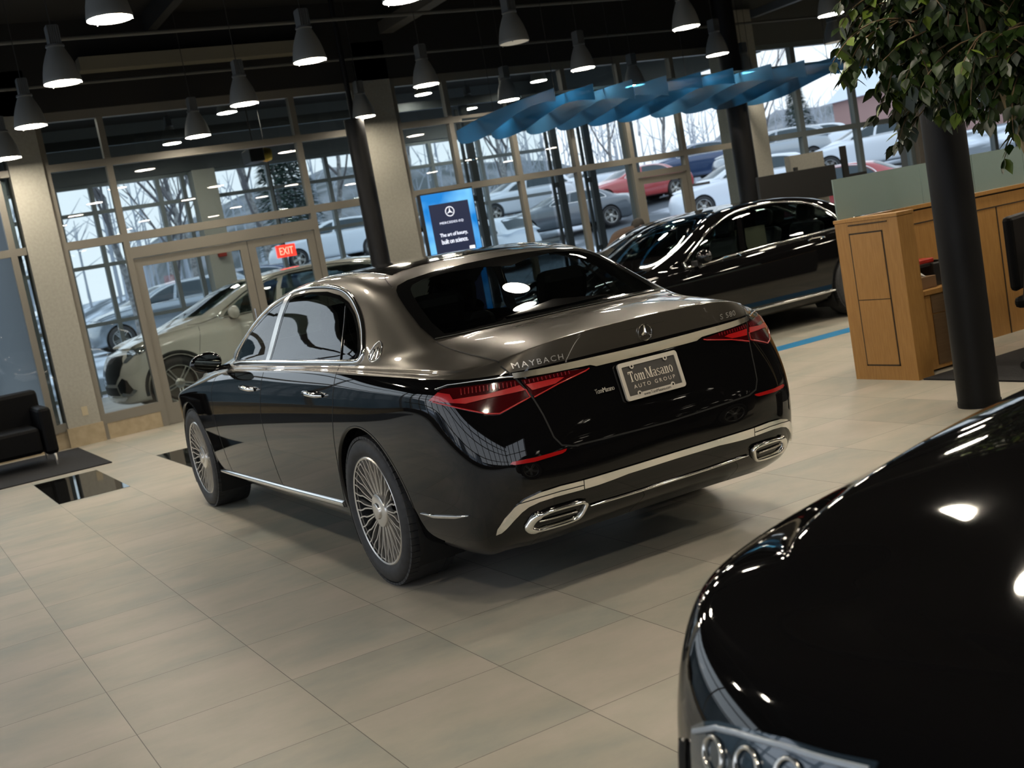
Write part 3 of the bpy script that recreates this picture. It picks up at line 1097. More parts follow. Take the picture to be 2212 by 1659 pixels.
def build_saloon():
    sk = CarSkin(saloon_rings(), 12, 8)
    car = empty('saloon_car', (0, 0, 0))
    tag(car, 'two-tone bronze and black luxury saloon seen from behind, red tail lamps with a faint added glow', 'car')
    cz = .375
    arches = [(0.0, cz), (3.396, cz)]
    V, keep = cut_arches(sk, arches, .425)
    # openings for the glass (drawn in side view / rear view)
    rearwin = [(1.500, 1.092), (1.435, 1.30), (1.375, 1.435), (1.289, 1.452), (1.030, 1.456), (.758, 1.446), (.556, 1.418), (.413, 1.378), (.290, 1.318), (.193, 1.249), (.128, 1.190), (.090, 1.142), (.115, 1.104), (.30, 1.098), (.9, 1.096)]
    frontwin = [(1.575, 1.092), (1.545, 1.20), (1.478, 1.38), (1.45, 1.430), (1.60, 1.408), (1.80, 1.350), (2.03, 1.250), (2.22, 1.145), (2.275, 1.093)]
    bottom_side = [(1.0, 1.095)]
    rg = [(.655, 1.161), (.655, 1.22), (.635, 1.308), (.612, 1.370), (.592, 1.400), (.565, 1.420), (.501, 1.438), (.376, 1.455), (.182, 1.466), (0, 1.469)]
    rear_out = rg + [(-a, b) for a, b in reversed(rg[:-1])] + [(-.42, 1.167), (0, 1.172), (.42, 1.167)]
    fwd = [(.70, 1.150), (.60, 1.29), (.52, 1.40), (.47, 1.445), (.30, 1.462), (0, 1.466)]
    front_out = fwd + [(-a, b) for a, b in reversed(fwd[:-1])] + [(-.45, 1.128), (0, 1.122), (.45, 1.128)]
    def shrink(poly, d):
        cx = sum(p[0] for p in poly) / len(poly)
        cy_ = sum(p[1] for p in poly) / len(poly)
        return [(cx + (p[0] - cx) * (1 - d / max(.05, math.hypot(p[0] - cx, p[1] - cy_))), cy_ + (p[1] - cy_) * (1 - d / max(.05, math.hypot(p[0] - cx, p[1] - cy_)))) for p in poly]
    rw_h, fw_h = shrink(rearwin, .02), shrink(frontwin, .02)
    rear_h, front_h = shrink(rear_out, .035), shrink(front_out, .035)
    groups = {k: [] for k in ('body_shell', 'roof_skin', 'trunk_lid', 'rear_bumper', 'front_bumper', 'hood', 'front_door_l', 'front_door_r', 'rear_door_l', 'rear_door_r')}
    mi = {}
    door1 = [(1.497, 1.06), (1.496, .941), (1.526, .868), (1.565, .768), (1.565, .66), (1.555, .575), (1.535, .40), (1.52, .33)]
    door0 = [(2.575, 1.07), (2.591, .994), (2.650, .861), (2.685, .740), (2.675, .644), (2.672, .455), (2.651, .33)]
    door2 = [(.315, 1.098), (.265, 1.049), (.257, .985), (.275, .900), (.317, .806), (.347, .720), (.376, .617), (.44, .43), (.47, .33)]
    fdoor = door1[::-1] + door0
    rdoor = door2[::-1] + door1
    trunk_r = [(.661, 1.20), (.661, 1.072), (.663, 1.039), (.629, .980), (.607, .931), (.590, .892), (.54, .70), (.50, .66)]
    trunk_poly = [(.66, 1.18)] + trunk_r[1:] + [(-a, b) for a, b in reversed(trunk_r[1:])] + [(-.66, 1.18)]
    for k in keep:
        c = sk.FC[k]
        i, j = sk.row_of(k)
        row = i / sk.nv
        s = 'l' if c[1] > 0 else 'r'
        side = abs(c[1]) > .55 and -.3 < c[0] < 3.2
        if abs(c[1]) > .6 and (inside((c[0], c[2]), rw_h) or inside((c[0], c[2]), fw_h)) and c[0] > .03:
            continue
        if c[0] < .2 and c[2] > 1.165 and inside((c[1], c[2]), rear_h):
            continue
        if c[0] > 1.8 and inside((c[1], c[2]), front_h) and c[2] > 1.12:
            continue
        mi[k] = 1 if row >= TONE_ROW else 0
        g = 'body_shell'
        if side and inside((c[0], c[2]), fdoor) and abs(c[1]) > .8:
            g = 'front_door_' + s
        elif side and inside((c[0], c[2]), rdoor) and abs(c[1]) > .8:
            g = 'rear_door_' + s
        elif c[0] < -.48 and c[2] > .66 and inside((c[1], c[2]), trunk_poly) and (c[2] > 1.0 or c[0] < -1.0):
            g = 'trunk_lid'
        elif c[0] < -.95 and c[2] < .90:
            g = 'rear_bumper'
        elif c[0] > 3.85 and c[2] < .70:
            g = 'front_bumper'
        elif c[0] > 2.75 and c[2] > .84 and abs(c[1]) < .68 and c[0] < 4.05:
            g = 'hood'
        elif c[2] > 1.43 and .2 < c[0] < 2.0:
            g = 'roof_skin'
        groups[g].append(k)
    for g, fc in groups.items():
        if fc:
            sub_shell(sk, V, fc, {'front_door_l': 'front_door', 'front_door_r': 'front_door', 'rear_door_l': 'rear_door', 'rear_door_r': 'rear_door'}.get(g, g), [BLACKPAINT, BRONZE], car, mi)
    # underside and arches
    MB().box((-.80, -.72, .255), (3.9, .72, .32)).build('underbody', WELL, car)
    for cx, c_z in arches:
        for s in (1, -1):
            arch_lip(sk, cx, c_z, .425, s, BLACKPAINT, car)
            wheel_well(cx, c_z, .425, s, .60, .93, car)
            make_wheel(.372, .272, .25, 'multi', car, (cx, s * (.950 if cx == 0 else .940), .372), s)
    # glass
    for s in (1, -1):
        patch(sk, 'side', rearwin, .003, TINT, 'rear_side_window', car, s, .04)
        patch(sk, 'side', frontwin, .003, TINT, 'front_side_window', car, s, .04)
        for wn, wh in ((rearwin, shrink(rearwin, .022)), (frontwin, shrink(frontwin, .022))):
            patch(sk, 'side', wn, .0045, GLOSSBLACK, 'window_seal', car, s, .03, holes=[wh])
        # chrome surround of the side glass
        dlo = [(1.49, 1.088), (.9, 1.091), (.20, 1.095), (.110, 1.097), (.066, 1.106), (.055, 1.142), (.085, 1.190), (.150, 1.256), (.255, 1.330), (.390, 1.398), (.545, 1.442), (.758, 1.470), (1.03, 1.482), (1.30, 1.476), (1.45, 1.455), (1.62, 1.425), (1.82, 1.362), (2.05, 1.262), (2.25, 1.150), (2.33, 1.078), (2.12, 1.082), (1.8, 1.086)]
        ribbon(sk, 'side', smooth_poly([(a, b, 0) for a, b in dlo], 5), .026, .001, CHROME, 'window_surround', car, s, .03, .010, closed=True)
        patch(sk, 'side', [(1.502, 1.09), (1.437, 1.30), (1.372, 1.46), (1.455, 1.45), (1.48, 1.38), (1.548, 1.20), (1.578, 1.09)], .006, SATIN, 'door_pillar_trim', car, s, .02, thick=.008)
        ribbon(sk, 'side', [(.428, 1.36), (.375, 1.26), (.30, 1.102)], .018, .003, GLOSSBLACK, 'quarter_divider', car, s, .03, .006)
        # panel gaps
        for line in (door1, door0, door2):
            ribbon(sk, 'side', line, .006, .0003, GAP, 'door_gap', car, s, .02, .0006, rnd=False)
        ribbon(sk, 'side', [(.47, .335), (.9, .33), (2.6, .325)], .005, .0003, GAP, 'sill_gap', car, s, .03, .0006, rnd=False)
        # sill moulding, door handles
        ribbon(sk, 'side', [(.47, .352), (1.2, .335), (2.2, .318), (2.95, .306)], .034, .0, CHROME, 'sill_moulding', car, s, .05, .016)
        for hx in (1.62, .42):
            mb = MB()
            hb = sk.on('side', hx, .935, s)[0]
            pts = [sk.on('side', hx + d, .938 + d * .04, s) for d in (.0, .03, .09, .15, .21, .24)]
            mb.tube([p[0] + p[1] * q for p, q in zip(pts, (.002, .030, .036, .036, .030, .002))], [.010, .013, .013, .013, .013, .010], 10)
            mb.build('door_handle', CHROME, car, True)
            patch(sk, 'side', [(hx + .12 + .085 * math.cos(a), .938 + .028 * math.sin(a)) for a in [q * math.pi / 8 for q in range(16)]], .001, BLACKPAINT, 'handle_cup', car, s, .02)
        ribbon(sk, 'side', [(-.485, .415), (-.60, .412), (-.80, .43), (-.90, .445)], .017, .001, CHROME, 'bumper_side_strip', car, s, .02, .007, wfun=lambda t: min(1, .3 + 4 * t, .25 + 2.5 * (1 - t)))
        # coat line between the two colours
        # mirror
        e = empty('door_mirror', (2.40, s * .885, 1.075))
        e.parent = car
        mb = MB()
        vs, fs = [], []
        n1, n2 = 14, 24
        for i in range(n1 + 1):
            ph = math.pi * i / n1
            for k in range(n2):
                th = 2 * math.pi * k / n2
                x = math.cos(th) * math.sin(ph)
                y = math.cos(ph)
                z = math.sin(th) * math.sin(ph)
                sx_ = .085 if x > 0 else .035
                vs.append((.02 + abs(x) ** .8 * (1 if x > 0 else -1) * sx_, s * (.118 + y * .105), .035 + z * .068 * (1.0 - .12 * y)))
        for i in range(n1):
            for k in range(n2):
                fs.append((i * n2 + k, i * n2 + (k + 1) % n2, (i + 1) * n2 + (k + 1) % n2, (i + 1) * n2 + k))
        mb.add(vs, fs)
        mb.build('mirror_housing', BLACKPAINT, e, True)
        mb = MB().box((-.02, min(s * -.03, s * .08), -.03), (.05, max(s * -.03, s * .08), .0))
        mb.build('mirror_foot', BLACKPAINT, e, bevel=.008)
        mb = MB()
        mb.add([(-.018 + .0, s * (.118 + .088 * math.cos(t)), .035 + .054 * math.sin(t)) for t in [q * math.pi / 12 for q in range(24)]], [tuple(range(24))])
        mb.build('mirror_glass', mat('mirror_darkened', (.05, .055, .05), .02, 1.0), e)  # mirror colour darkened to stand for a dark reflection
        # outer parts of the tail lamps (oblique view so the lamp wraps the corner)
        sg = s
        view = (OBA * 1.0, Vector((0, 0, 0))) if s > 0 else (-OBA, Vector((0, 0, 0)))
        def ob(pts):
            q = ob_l(pts)
            return [(a * sg, b) for a, b in q]
        up = [(-.765, .912, .935), (-.784, .905, .948), (-.836, .871, .985), (-.955, .761, .980), (-1.046, .633, .977)]
        lo = [(-1.071, .607, .931), (-1.085, .600, .895), (-1.078, .64, .884), (-1.045, .732, .852), (-1.03, .755, .853), (-1.013, .774, .860), (-.960, .824, .884), (-.876, .880, .916), (-.817, .901, .932)]
        patch(sk, view, ob(up + lo), .003, TAILDARK, 'outer_tail_lamp', car, s, .02, thick=.003)
        bandp = [(-.775, .909, .942), (-.82, .88, .972), (-.87, .85, .960), (-.90, .86, .938), (-.985, .745, .938), (-1.06, .625, .952), (-1.071, .607, .928), (-1.0, .75, .922), (-.945, .83, .914), (-.885, .876, .928), (-.825, .899, .938)]
        patch(sk, view, ob(bandp), .0068, TAIL, 'glow_lamp_band', car, s, .015)
        ribbon(sk, view, ob([(-1.071, .607, .931), (-1.085, .600, .897), (-1.045, .732, .855), (-1.013, .774, .863), (-.960, .824, .887), (-.876, .880, .919), (-.80, .905, .937)]), .006, .006, TAIL, 'lamp_outline', car, s, .02, .001)
        mb = MB()
        for q in range(15):
            t = q / 14
            p0 = Vector((-.90, .812, .975)).lerp(Vector((-1.045, .635, .971)), t)
            p1 = p0 + Vector((0, 0, -.020 - .004 * (1 - t)))
            ribbon(sk, view, ob([p0, p1]), .005, .0065, None, '', None, s, .01, .001, mb=mb)
        mb.build('lamp_ribs', mat('lamp_rib_red', (.16, .002, .004), .2), car)
        # inner lamp on the trunk lid
        inn = [(.612, .972), (.432, .970), (.308, .958), (.325, .950), (.471, .922), (.575, .893), (.590, .905)]
        patch(sk, 'rear', [(a * s, b) for a, b in inn], .003, TAILDARK, 'inner_tail_lamp', car, s, .02, thick=.003)
        patch(sk, 'rear', [(a * s, b) for a, b in [(.600, .950), (.46, .950), (.435, .945), (.48, .928), (.583, .922)]], .0068, TAIL, 'glow_lamp_band', car, s, .015)
        ribbon(sk, 'rear', [(a * s, b) for a, b in [(.585, .893), (.471, .924), (.330, .951), (.31, .958)]], .0055, .006, TAIL, 'lamp_outline', car, s, .02, .001)
        mb = MB()
        for q in range(12):
            a = .60 - q * .0175
            ribbon(sk, 'rear', [(a * s, .968), (a * s, .954)], .005, .0065, None, '', None, s, .01, .001, mb=mb)
        mb.build('lamp_ribs', MATS['lamp_rib_red'], car)
        # reflector in the bumper
        rf = [(.752, .650), (.742, .658), (.655, .657), (.513, .662), (.520, .653), (.537, .647), (.660, .640), (.735, .643)]
        patch(sk, 'rear', [(a * s, b) for a, b in rf], .004, mat('red_reflector', (.35, .006, .006), .15, 0, 1.0), 'bumper_reflector', car, s, .02, thick=.004)
        # chrome hook of the bumper trim
        hu = [(.822, .358), (.819, .385), (.797, .428), (.760, .470), (.720, .495), (.660, .511), (.573, .518), (.470, .517)]
        hl = [(.470, .479), (.54, .479), (.600, .478), (.665, .472), (.708, .460), (.735, .443), (.765, .413), (.79, .382), (.805, .366)]
        patch(sk, 'rear', [(a * s, b) for a, b in hu + hl], .010, CHROME, 'bumper_trim_end', car, s, .015, thick=.012)
        ribbon(sk, 'rear', [(a * s, b) for a, b in [(.745, .482), (.66, .492), (.573, .497), (.47, .496)]], .003, .0115, GAP, 'trim_groove', car, s, .02, .0006, rnd=False)
        # exhaust tip
        eo = [(.728, .362), (.725, .378), (.700, .413), (.652, .424), (.60, .431), (.542, .433), (.481, .433), (.459, .428), (.446, .414), (.456, .388), (.476, .363), (.512, .352), (.602, .346), (.687, .346)]
        ei = [(.683, .357), (.690, .371), (.672, .397), (.645, .411), (.62, .417), (.542, .421), (.488, .419), (.478, .411), (.490, .378), (.517, .362), (.603, .357)]
        eo = [(a, b + .002) for a, b in eo]
        patch(sk, 'rear', [(a * s, b) for a, b in eo], .004, GLOSSBLACK, 'exhaust_dark_patch', car, s, .02)  # flat black patch stands for the shaded inside of the tip
        mid = [((p[0] + q[0]) / 2, (p[1] + q[1]) / 2) for p, q in zip(eo, [min(ei, key=lambda k: (k[0] - p[0]) ** 2 + (k[1] - p[1]) ** 2) for p in eo])]
        ribbon(sk, 'rear', smooth_poly([(a * s, b, 0) for a, b in mid], 4), .017, .002, CHROME, 'exhaust_tip', car, s, .012, .020, closed=True, wfun=lambda t: 1.0 + (1.1 if (t < .18 or t > .93) else 0) * 1.0)
        ribbon(sk, 'rear', [(.668 * s, .388), (.503 * s, .391)], .007, .006, SATIN, 'exhaust_bar', car, s, .02, .008)
        # thin chrome ends beside the lamp
        ribbon(sk, view, ob([(-.80, .885, .985), (-.865, .86, .998), (-.95, .77, .998), (-1.03, .66, .996), (-1.048, .633, .992)]), .008, .002, CHROME, 'lamp_top_strip', car, s, .02, .004, wfun=lambda t: .4 + t * 1.2)
        # rear quarter emblem
        em = [(-.035, 1.109), (-.022, 1.130), (-.040, 1.160), (-.066, 1.182), (-.095, 1.172), (-.118, 1.145), (-.128, 1.118), (-.115, 1.101), (-.075, 1.094)]
        ribbon(sk, 'side', smooth_poly([(a, b, 0) for a, b in em], 3), .005, .001, CHROME, 'quarter_emblem', car, s, .01, .004, closed=True)
        mb = MB()
        for ln in ([(-.105, 1.105), (-.095, 1.150), (-.085, 1.125), (-.075, 1.160), (-.070, 1.103)], [(-.085, 1.100), (-.078, 1.140), (-.066, 1.118), (-.055, 1.150), (-.046, 1.106)]):
            ribbon(sk, 'side', ln, .005, .001, None, '', None, s, .01, .004, mb=mb)
        mb.build('emblem_letters', CHROME, car)
    # rear screen with its black border
    patch(sk, 'rear', rear_out, .002, REARGLASS, 'rear_screen', car, 1, .04)
    patch(sk, 'rear', rear_out, .0035, GLOSSBLACK, 'screen_border', car, 1, .03, holes=[shrink(rear_out, .055)])
    patch(sk, 'front', front_out, .003, TINT, 'windscreen', car, 1, .05)
    # roof glass
    pano = [(.36, -.43), (.33, 0), (.36, .43), (.42, .49), (1.66, .47), (1.72, .40), (1.76, 0), (1.72, -.40), (1.66, -.47), (.42, -.49)]
    patch(sk, 'top', smooth_poly([(a, b, 0) for a, b in pano], 3), .003, GLOSSBLACK, 'roof_glass', car, 1, .05)
    for s in (1, -1):
        ribbon(sk, 'top', [(.38, .50 * s), (.30, .545 * s), (.20, .575 * s), (.12, .59 * s)], .005, .001, GAP, 'roof_gap', car, 1, .02, .0006, rnd=False)
        ribbon(sk, 'top', [(.38, .50 * s), (.8, .515 * s), (1.4, .51 * s), (1.72, .48 * s)], .008, .001, CHROME, 'roof_strip', car, 1, .04, .003)
    # chrome strip over the lamps
    st = [(.637, .982), (.50, .976), (.304, .971), (.285, .964), (.273, .959), (0, .958)]
    su = [(0, 1.001), (.3, 1.003), (.637, 1.003)]
    poly = st + [(-a, b) for a, b in reversed(st[:-1])] + [(-a, b) for a, b in reversed(su[1:])] + su[:]
    patch(sk, 'rear', poly, .006, SATIN, 'trunk_chrome_strip', car, 1, .012, offfun=lambda a, b: .003 + .016 * max(0, min(1, (b - .955) / .048)) ** 1.0)
    trunk_line = [(.661, 1.158), (.661, 1.072), (.663, 1.039), (.629, .980), (.607, .931), (.590, .892), (.572, .82), (.555, .72), (.53, .68), (.48, .665), (0, .655)]
    for s in (1, -1):
        ribbon(sk, 'rear', [(a * s, b) for a, b in trunk_line[2:]], .007, .0008, GAP, 'trunk_gap', car, 1, .02, .0008, rnd=False)
        ribbon(sk, 'top', [(x, y * s) for x, y in [(-.42, .662), (-.60, .668), (-.78, .672), (-.92, .664), (-.985, .660)]], .006, .0008, GAP, 'trunk_gap', car, 1, .02, .0008, rnd=False)
    ribbon(sk, 'rear', [(.655, 1.161), (.42, 1.168), (0, 1.173), (-.42, 1.168), (-.655, 1.161)], .008, .0035, GAP, 'screen_gap', car, 1, .03, .0008, rnd=False)
    # bumper centre trim and lower strip
    cu = [(.466, .517), (.30, .519), (0, .520)]
    cl = [(0, .492), (.25, .490), (.33, .484), (.40, .480), (.466, .479)]
    poly = cu + [(-a, b) for a, b in reversed(cu[:-1])] + [(-a, b) for a, b in reversed(cl[1:])] + cl
    patch(sk, 'rear', poly, .010, CHROME, 'bumper_trim', car, 1, .02, thick=.012)
    ribbon(sk, 'rear', [(.436, .396), (.2, .394), (0, .394), (-.2, .394), (-.436, .396)], .011, .002, CHROME, 'diffuser_strip', car, 1, .03, .008, wfun=lambda t: min(1, .3 + 8 * t, .3 + 8 * (1 - t)))
    # badges
    star_emblem(.002, 1.052, .0385, sk, 'star_badge', CHROME, car)
    skin_text('MAYBACH', sk, .524, 1.0325, .208, .0235, BADGE, 'name_badge', car, 1.28, .005)
    skin_text('S 580', sk, -.486, 1.0365, .108, .024, BADGE, 'model_badge', car, 1.1, .005)
    skin_text('TomMasano', sk, .271, .8555, .098, .020, mat('pale_decal', (.42, .39, .33), .5), 'dealer_decal', car, .86, .03)
    # number plate
    pf = empty('number_plate', (0, 0, 0))
    pf.parent = car
    c0 = sk.on('rear', .025, .862)
    M = Matrix.Translation(c0[0] + c0[1] * .012) @ Matrix.Rotation(math.radians(14), 4, 'Y')
    def pl(u, v, t):
        return M @ Vector((-t, -u, v))
    def rrect(w, h, r, n=4):
        out = []
        for cx_, cy_, a0 in ((w / 2 - r, h / 2 - r, 0), (-w / 2 + r, h / 2 - r, 90), (-w / 2 + r, -h / 2 + r, 180), (w / 2 - r, -h / 2 + r, 270)):
            for k in range(n + 1):
                a = math.radians(a0 + 90 * k / n)
                out.append((cx_ + r * math.cos(a), cy_ + r * math.sin(a)))
        return out
    def slab(poly, t0, t1, name, material, holes=()):
        pts = [Vector(p) for p in poly]
        ed = [(i, (i + 1) % len(poly)) for i in range(len(poly))]
        loops = [list(range(len(poly)))]
        for h in holes:
            k = len(pts)
            pts += [Vector(p) for p in h]
            ed += [(k + i, k + (i + 1) % len(h)) for i in range(len(h))]
            loops.append(list(range(k, k + len(h))))
        r = delaunay_2d_cdt(pts, ed, [], 1 if not holes else 1, 1e-6)
        fs2 = [f for f in r[2] if not any(inside(sum((r[0][i] for i in f), Vector((0, 0))) / len(f), h) for h in holes)]
        n = len(r[0])
        vs = [pl(p[0], p[1], t1) for p in r[0]] + [pl(p[0], p[1], t0) for p in r[0]]
        fs = [tuple(f) for f in fs2] + [tuple(reversed([i + n for i in f])) for f in fs2]
        for lp in loops:
            for i in range(len(lp)):
                a, b = lp[i], lp[(i + 1) % len(lp)]
                fs.append((a, b, b + n, a + n))
        m_ = MB().add(vs, fs)
        return m_.build(name, material, pf)
    slab(rrect(.295, .145, .01), -.002, .003, 'plate', mat('plate_grey', (.040, .036, .031), .5))
    PF = mat('pale_plate_frame', (.58, .53, .45), .3, .3)
    slab(rrect(.318, .166, .014), -.004, .008, 'plate_frame', PF, [rrect(.284, .128, .004)])
    mb = MB()
    for u in (-.09, .09):
        for v in (.066, -.066):
            q = [pl(u + .011 * math.cos(t), v - (.006 if v > 0 else -.006) + .011 * math.sin(t), .0085) for t in [k * math.pi / 8 for k in range(16)]]
            mb.add(q, [tuple(range(16))])
    mb.build('screw_tab', PF, pf)
    mb = MB()
    for u in (-.09, .09):
        for v in (.066, -.066):
            q = [pl(u + .0045 * math.cos(t), v - (.006 if v > 0 else -.006) + .0045 * math.sin(t), .0105) for t in [k * math.pi / 5 for k in range(10)]]
            mb.add(q, [tuple(range(10))])
    mb.build('plate_screw', GLOSSBLACK, pf)
    CREAM = mat('cream_lettering', (.62, .56, .46), .5)
    def ptext(body, cu_, cv, w_, h_, material, name, sp=1.0, off=0.0, t=.0045):
        vs, fs = text_mesh(body, 1.0, sp, off)
        w0 = max(v.x for v in vs) - min(v.x for v in vs)
        h0 = max(v.y for v in vs) - min(v.y for v in vs)
        xc = (max(v.x for v in vs) + min(v.x for v in vs)) / 2
        yc = (max(v.y for v in vs) + min(v.y for v in vs)) / 2
        mesh(name, [pl(cu_ + (v.x - xc) / w0 * w_, cv + (v.y - yc) / h0 * h_, t) for v in vs], fs, material, pf)
    def serif_word(word, x0, y0, hgt, material, name, t=.0045, total=None):
        """condensed serif capitals and small letters built from strokes"""
        G = {
            'T': (.62, [('r', 0, .88, .62, 1), ('r', 0, .74, .07, .90), ('r', .55, .74, .62, .90), ('r', .24, 0, .38, 1), ('r', .16, 0, .46, .07)]),
            'M': (.86, [('r', .06, 0, .12, 1), ('r', .0, .93, .2, 1), ('r', 0, 0, .19, .07), ('r', .63, 0, .78, 1), ('r', .55, 0, .86, .07), ('r', .66, .93, .86, 1), ('l', .12, 1, .44, .02, .14), ('l', .44, .02, .70, 1, .06)]),
            'o': (.50, [('e', .25, .34, .24, .35, .12)]),
            'm': (.84, [('r', .06, 0, .19, .67), ('r', 0, 0, .25, .06), ('r', 0, .60, .15, .67), ('a', .19, .44, .67), ('r', .34, 0, .47, .52), ('r', .29, 0, .53, .06), ('a', .47, .72, .67), ('r', .62, 0, .75, .52), ('r', .57, 0, .82, .06)]),
            'n': (.56, [('r', .06, 0, .19, .67), ('r', 0, 0, .25, .06), ('r', 0, .60, .15, .67), ('a', .19, .44, .67), ('r', .34, 0, .47, .52), ('r', .29, 0, .54, .06)]),
            'a': (.50, [('r', .30, .06, .42, .56), ('e', .20, .20, .19, .20, .10), ('e2', .22, .50, .20, .17, .09), ('r', .36, 0, .50, .07)]),
            's': (.42, [('e3', .20, .50, .19, .17, .09), ('e4', .20, .18, .19, .18, .09), ('l', .08, .46, .32, .24, .11)]),
        }
        mb = MB()
        x = 0
        segs = []
        for ch in word:
            if ch == ' ':
                x += .12
                continue
            w_, parts = G[ch]
            for p in parts:
                if p[0] == 'r':
                    _, a, b, c, d = p
                    segs.append([(x + a, b), (x + c, b), (x + c, d), (x + a, d)])
                elif p[0] == 'l':
                    _, a, b, c, d, th = p
                    segs.append([(x + a - th / 2, b), (x + c - th / 2, d), (x + c + th / 2, d), (x + a + th / 2, b)])
                elif p[0] == 'a':
                    _, a, c, top = p
                    segs.append([(x + a, top - .22), (x + a + .10, top - .02), (x + a + .18, top), (x + c - .02, top), (x + c + .03, top - .10), (x + c + .03, top - .20), (x + c - .10, top - .16), (x + c - .12, top - .09), (x + a + .09, top - .13)])
                else:
                    kind, cx_, cy_, rx, ry, th = p
                    rng = {'e': (0, 360), 'e2': (0, 165), 'e3': (20, 250), 'e4': (-160, 90)}[kind]
                    n = 18
                    for k in range(n):
                        a0 = math.radians(rng[0] + (rng[1] - rng[0]) * k / n)
                        a1 = math.radians(rng[0] + (rng[1] - rng[0]) * (k + 1) / n)
                        ix, iy = rx - th, ry - th * .45
                        segs.append([(x + cx_ + rx * math.cos(a0), cy_ + ry * math.sin(a0)), (x + cx_ + rx * math.cos(a1), cy_ + ry * math.sin(a1)), (x + cx_ + ix * math.cos(a1), cy_ + iy * math.sin(a1)), (x + cx_ + ix * math.cos(a0), cy_ + iy * math.sin(a0))])
            x += w_ + .04
        sc = total / x if total else hgt
        for sgm in segs:
            mb.add([pl(x0 + a * sc, y0 + b * hgt, t) for a, b in sgm], [tuple(range(len(sgm)))])
        return mesh(name, mb.v, mb.f, material, pf)
    serif_word('Tom Masano', -.117, -.006, .046, CREAM, 'plate_lettering', total=.236)
    ptext('AUTO GROUP', .005, -.028, .222, .0165, CREAM, 'plate_lettering', 1.5)
    tb = [pl(u, v, .0088) for u, v in ((-.078, -.080), (.082, -.080), (.082, -.058), (-.078, -.058))]
    mesh('frame_panel', tb, [(0, 1, 2, 3)], PF, pf)
    ptext('www.TomMasano.com', .002, -.0685, .146, .013, mat('dark_lettering', (.03, .03, .03), .5), 'frame_lettering', .9, .02, .0094)
    ribbon(sk, 'rear', [(.11, 1.08), (-.11, 1.08)], .001, 0, GAP, 'trunk_seam', car, 1, .05, .0001)
    # front face, simple: grille and lamps
    patch(sk, 'front', [(-.36, .44), (.36, .44), (.42, .60), (.38, .76), (-.38, .76), (-.42, .60)], .006, CHROME, 'grille', car, 1, .04, thick=.01)
    for s in (1, -1):
        patch(sk, 'front', [(.50 * s, .66), (.52 * s, .74), (.78 * s, .80), (.84 * s, .74), (.72 * s, .66)], .005, mat('clear_lamp', (.5, .55, .6), .05), 'headlamp', car, s, .03)
    # cabin
    cb = MB()
    cb.box((-.35, -.66, .32), (2.75, .66, .36))
    cb.box((-.42, -.60, .95), (.16, .60, 1.06))       # parcel shelf
    cb.box((2.25, -.68, .80), (2.75, .68, 1.00))      # dashboard
    cb.box((-.12, -.62, .36), (.10, .62, 1.0))
    for s in (1, -1):
        cb.box((.2, min(s * .70, s * .78), .36), (2.5, max(s * .70, s * .78), .99))
    cb.build('cabin_trim', LEATHER, car, bevel=.02)
    for (x, y, big) in ((.32, .38, 0), (.32, -.38, 0), (1.62, .38, 1), (1.62, -.38, 1)):
        st_ = empty('seat', (x, y, .36))
        st_.parent = car
        MB().box((0, -.25, .0), (.52, .25, .22)).build('seat_cushion', LEATHER, st_, bevel=.04)
        mbx = MB()
        Mx = Matrix.Translation((-.02, 0, .2)) @ Matrix.Rotation(math.radians(-18), 4, 'Y')
        mbx.box((-.09, -.25, 0), (.06, .25, .60), Mx)
        mbx.build('backrest', LEATHER, st_, bevel=.05)
        mbx = MB()
        Mx = Matrix.Translation((-.02, 0, .2)) @ Matrix.Rotation(math.radians(-15), 4, 'Y')
        mbx.box((-.06, -.15, .62), (.05, .15, .82), Mx)
        mbx.build('headrest', LEATHER, st_, bevel=.05)
    return car, sk

SALOON, SALOON_SKIN = build_saloon()
# ---------------------------------------------------------------- pendant lamps
LAMPM = mat('grey_lamp_housing', (.26, .27, .27), .5, .2)
DISC = mat('lit_lamp_disc', (.8, .8, .8), .5, emit=(1.0, .89, .72), es=64)
DISC2 = mat('lit_bay_lamp_disc', (.8, .8, .8), .5, emit=(1.0, .92, .78), es=75)
DISCOFF = mat('unlit_lamp_disc', (.35, .33, .28), .5, emit=(1.0, .9, .7), es=.12)  # switched off, a faint emission paints its dim look
OD = mat('orange_lamp_disc', (.5, .3, .05), .5)

def make_lamp(disc, R=.155):
    e = empty('pendant_lamp', (0, 0, 0))
    s = R / .155
    mb = MB()
    mb.lathe([(.155 * s, .0), (.158 * s, .012), (.154 * s, .035), (.142 * s, .10), (.124 * s, .165), (.100 * s, .225), (.080 * s, .268), (.068 * s, .295), (.001, .30)], 36)
    mb.lathe([(.150 * s, .004), (.128 * s, .09), (.09 * s, .16), (.001, .17)], 36)
    mb.build('lamp_shade', LAMPM, e, True)
    mb = MB()
    mb.lathe([(.068, .29), (.078, .302), (.074, .318), (.001, .318)], 28)
    mb.box((-.055, -.045, .315), (.055, .045, .475))
    for k in range(6):
        mb.box((-.066, -.05 + k * .018, .322), (.066, -.044 + k * .018, .465))
    mb.build('ballast_housing', mat('dark_ballast', (.14, .15, .16), .5, .3), e)
    mb = MB().lathe([(.001, .004), (.150 * s, .004), (.150 * s, .007), (.001, .007)], 36)
    mb.build('lamp_disc', disc, e)
    mb = MB()
    for k in range(3):
        a = 2 * math.pi * k / 3 + .4
        mb.tube([(.151 * s * math.cos(a), .151 * s * math.sin(a), .012), (.153 * s * math.cos(a), .153 * s * math.sin(a), -.010)], .004, 6)
    mb.build('disc_clip', LAMPM, e)
    mb = MB().tube([(0, 0, .47), (0, 0, 1.595)], .0045, 6)
    mb.build('suspension_cable', mat('dark_cable', (.03, .03, .03), .6), e)
    return e

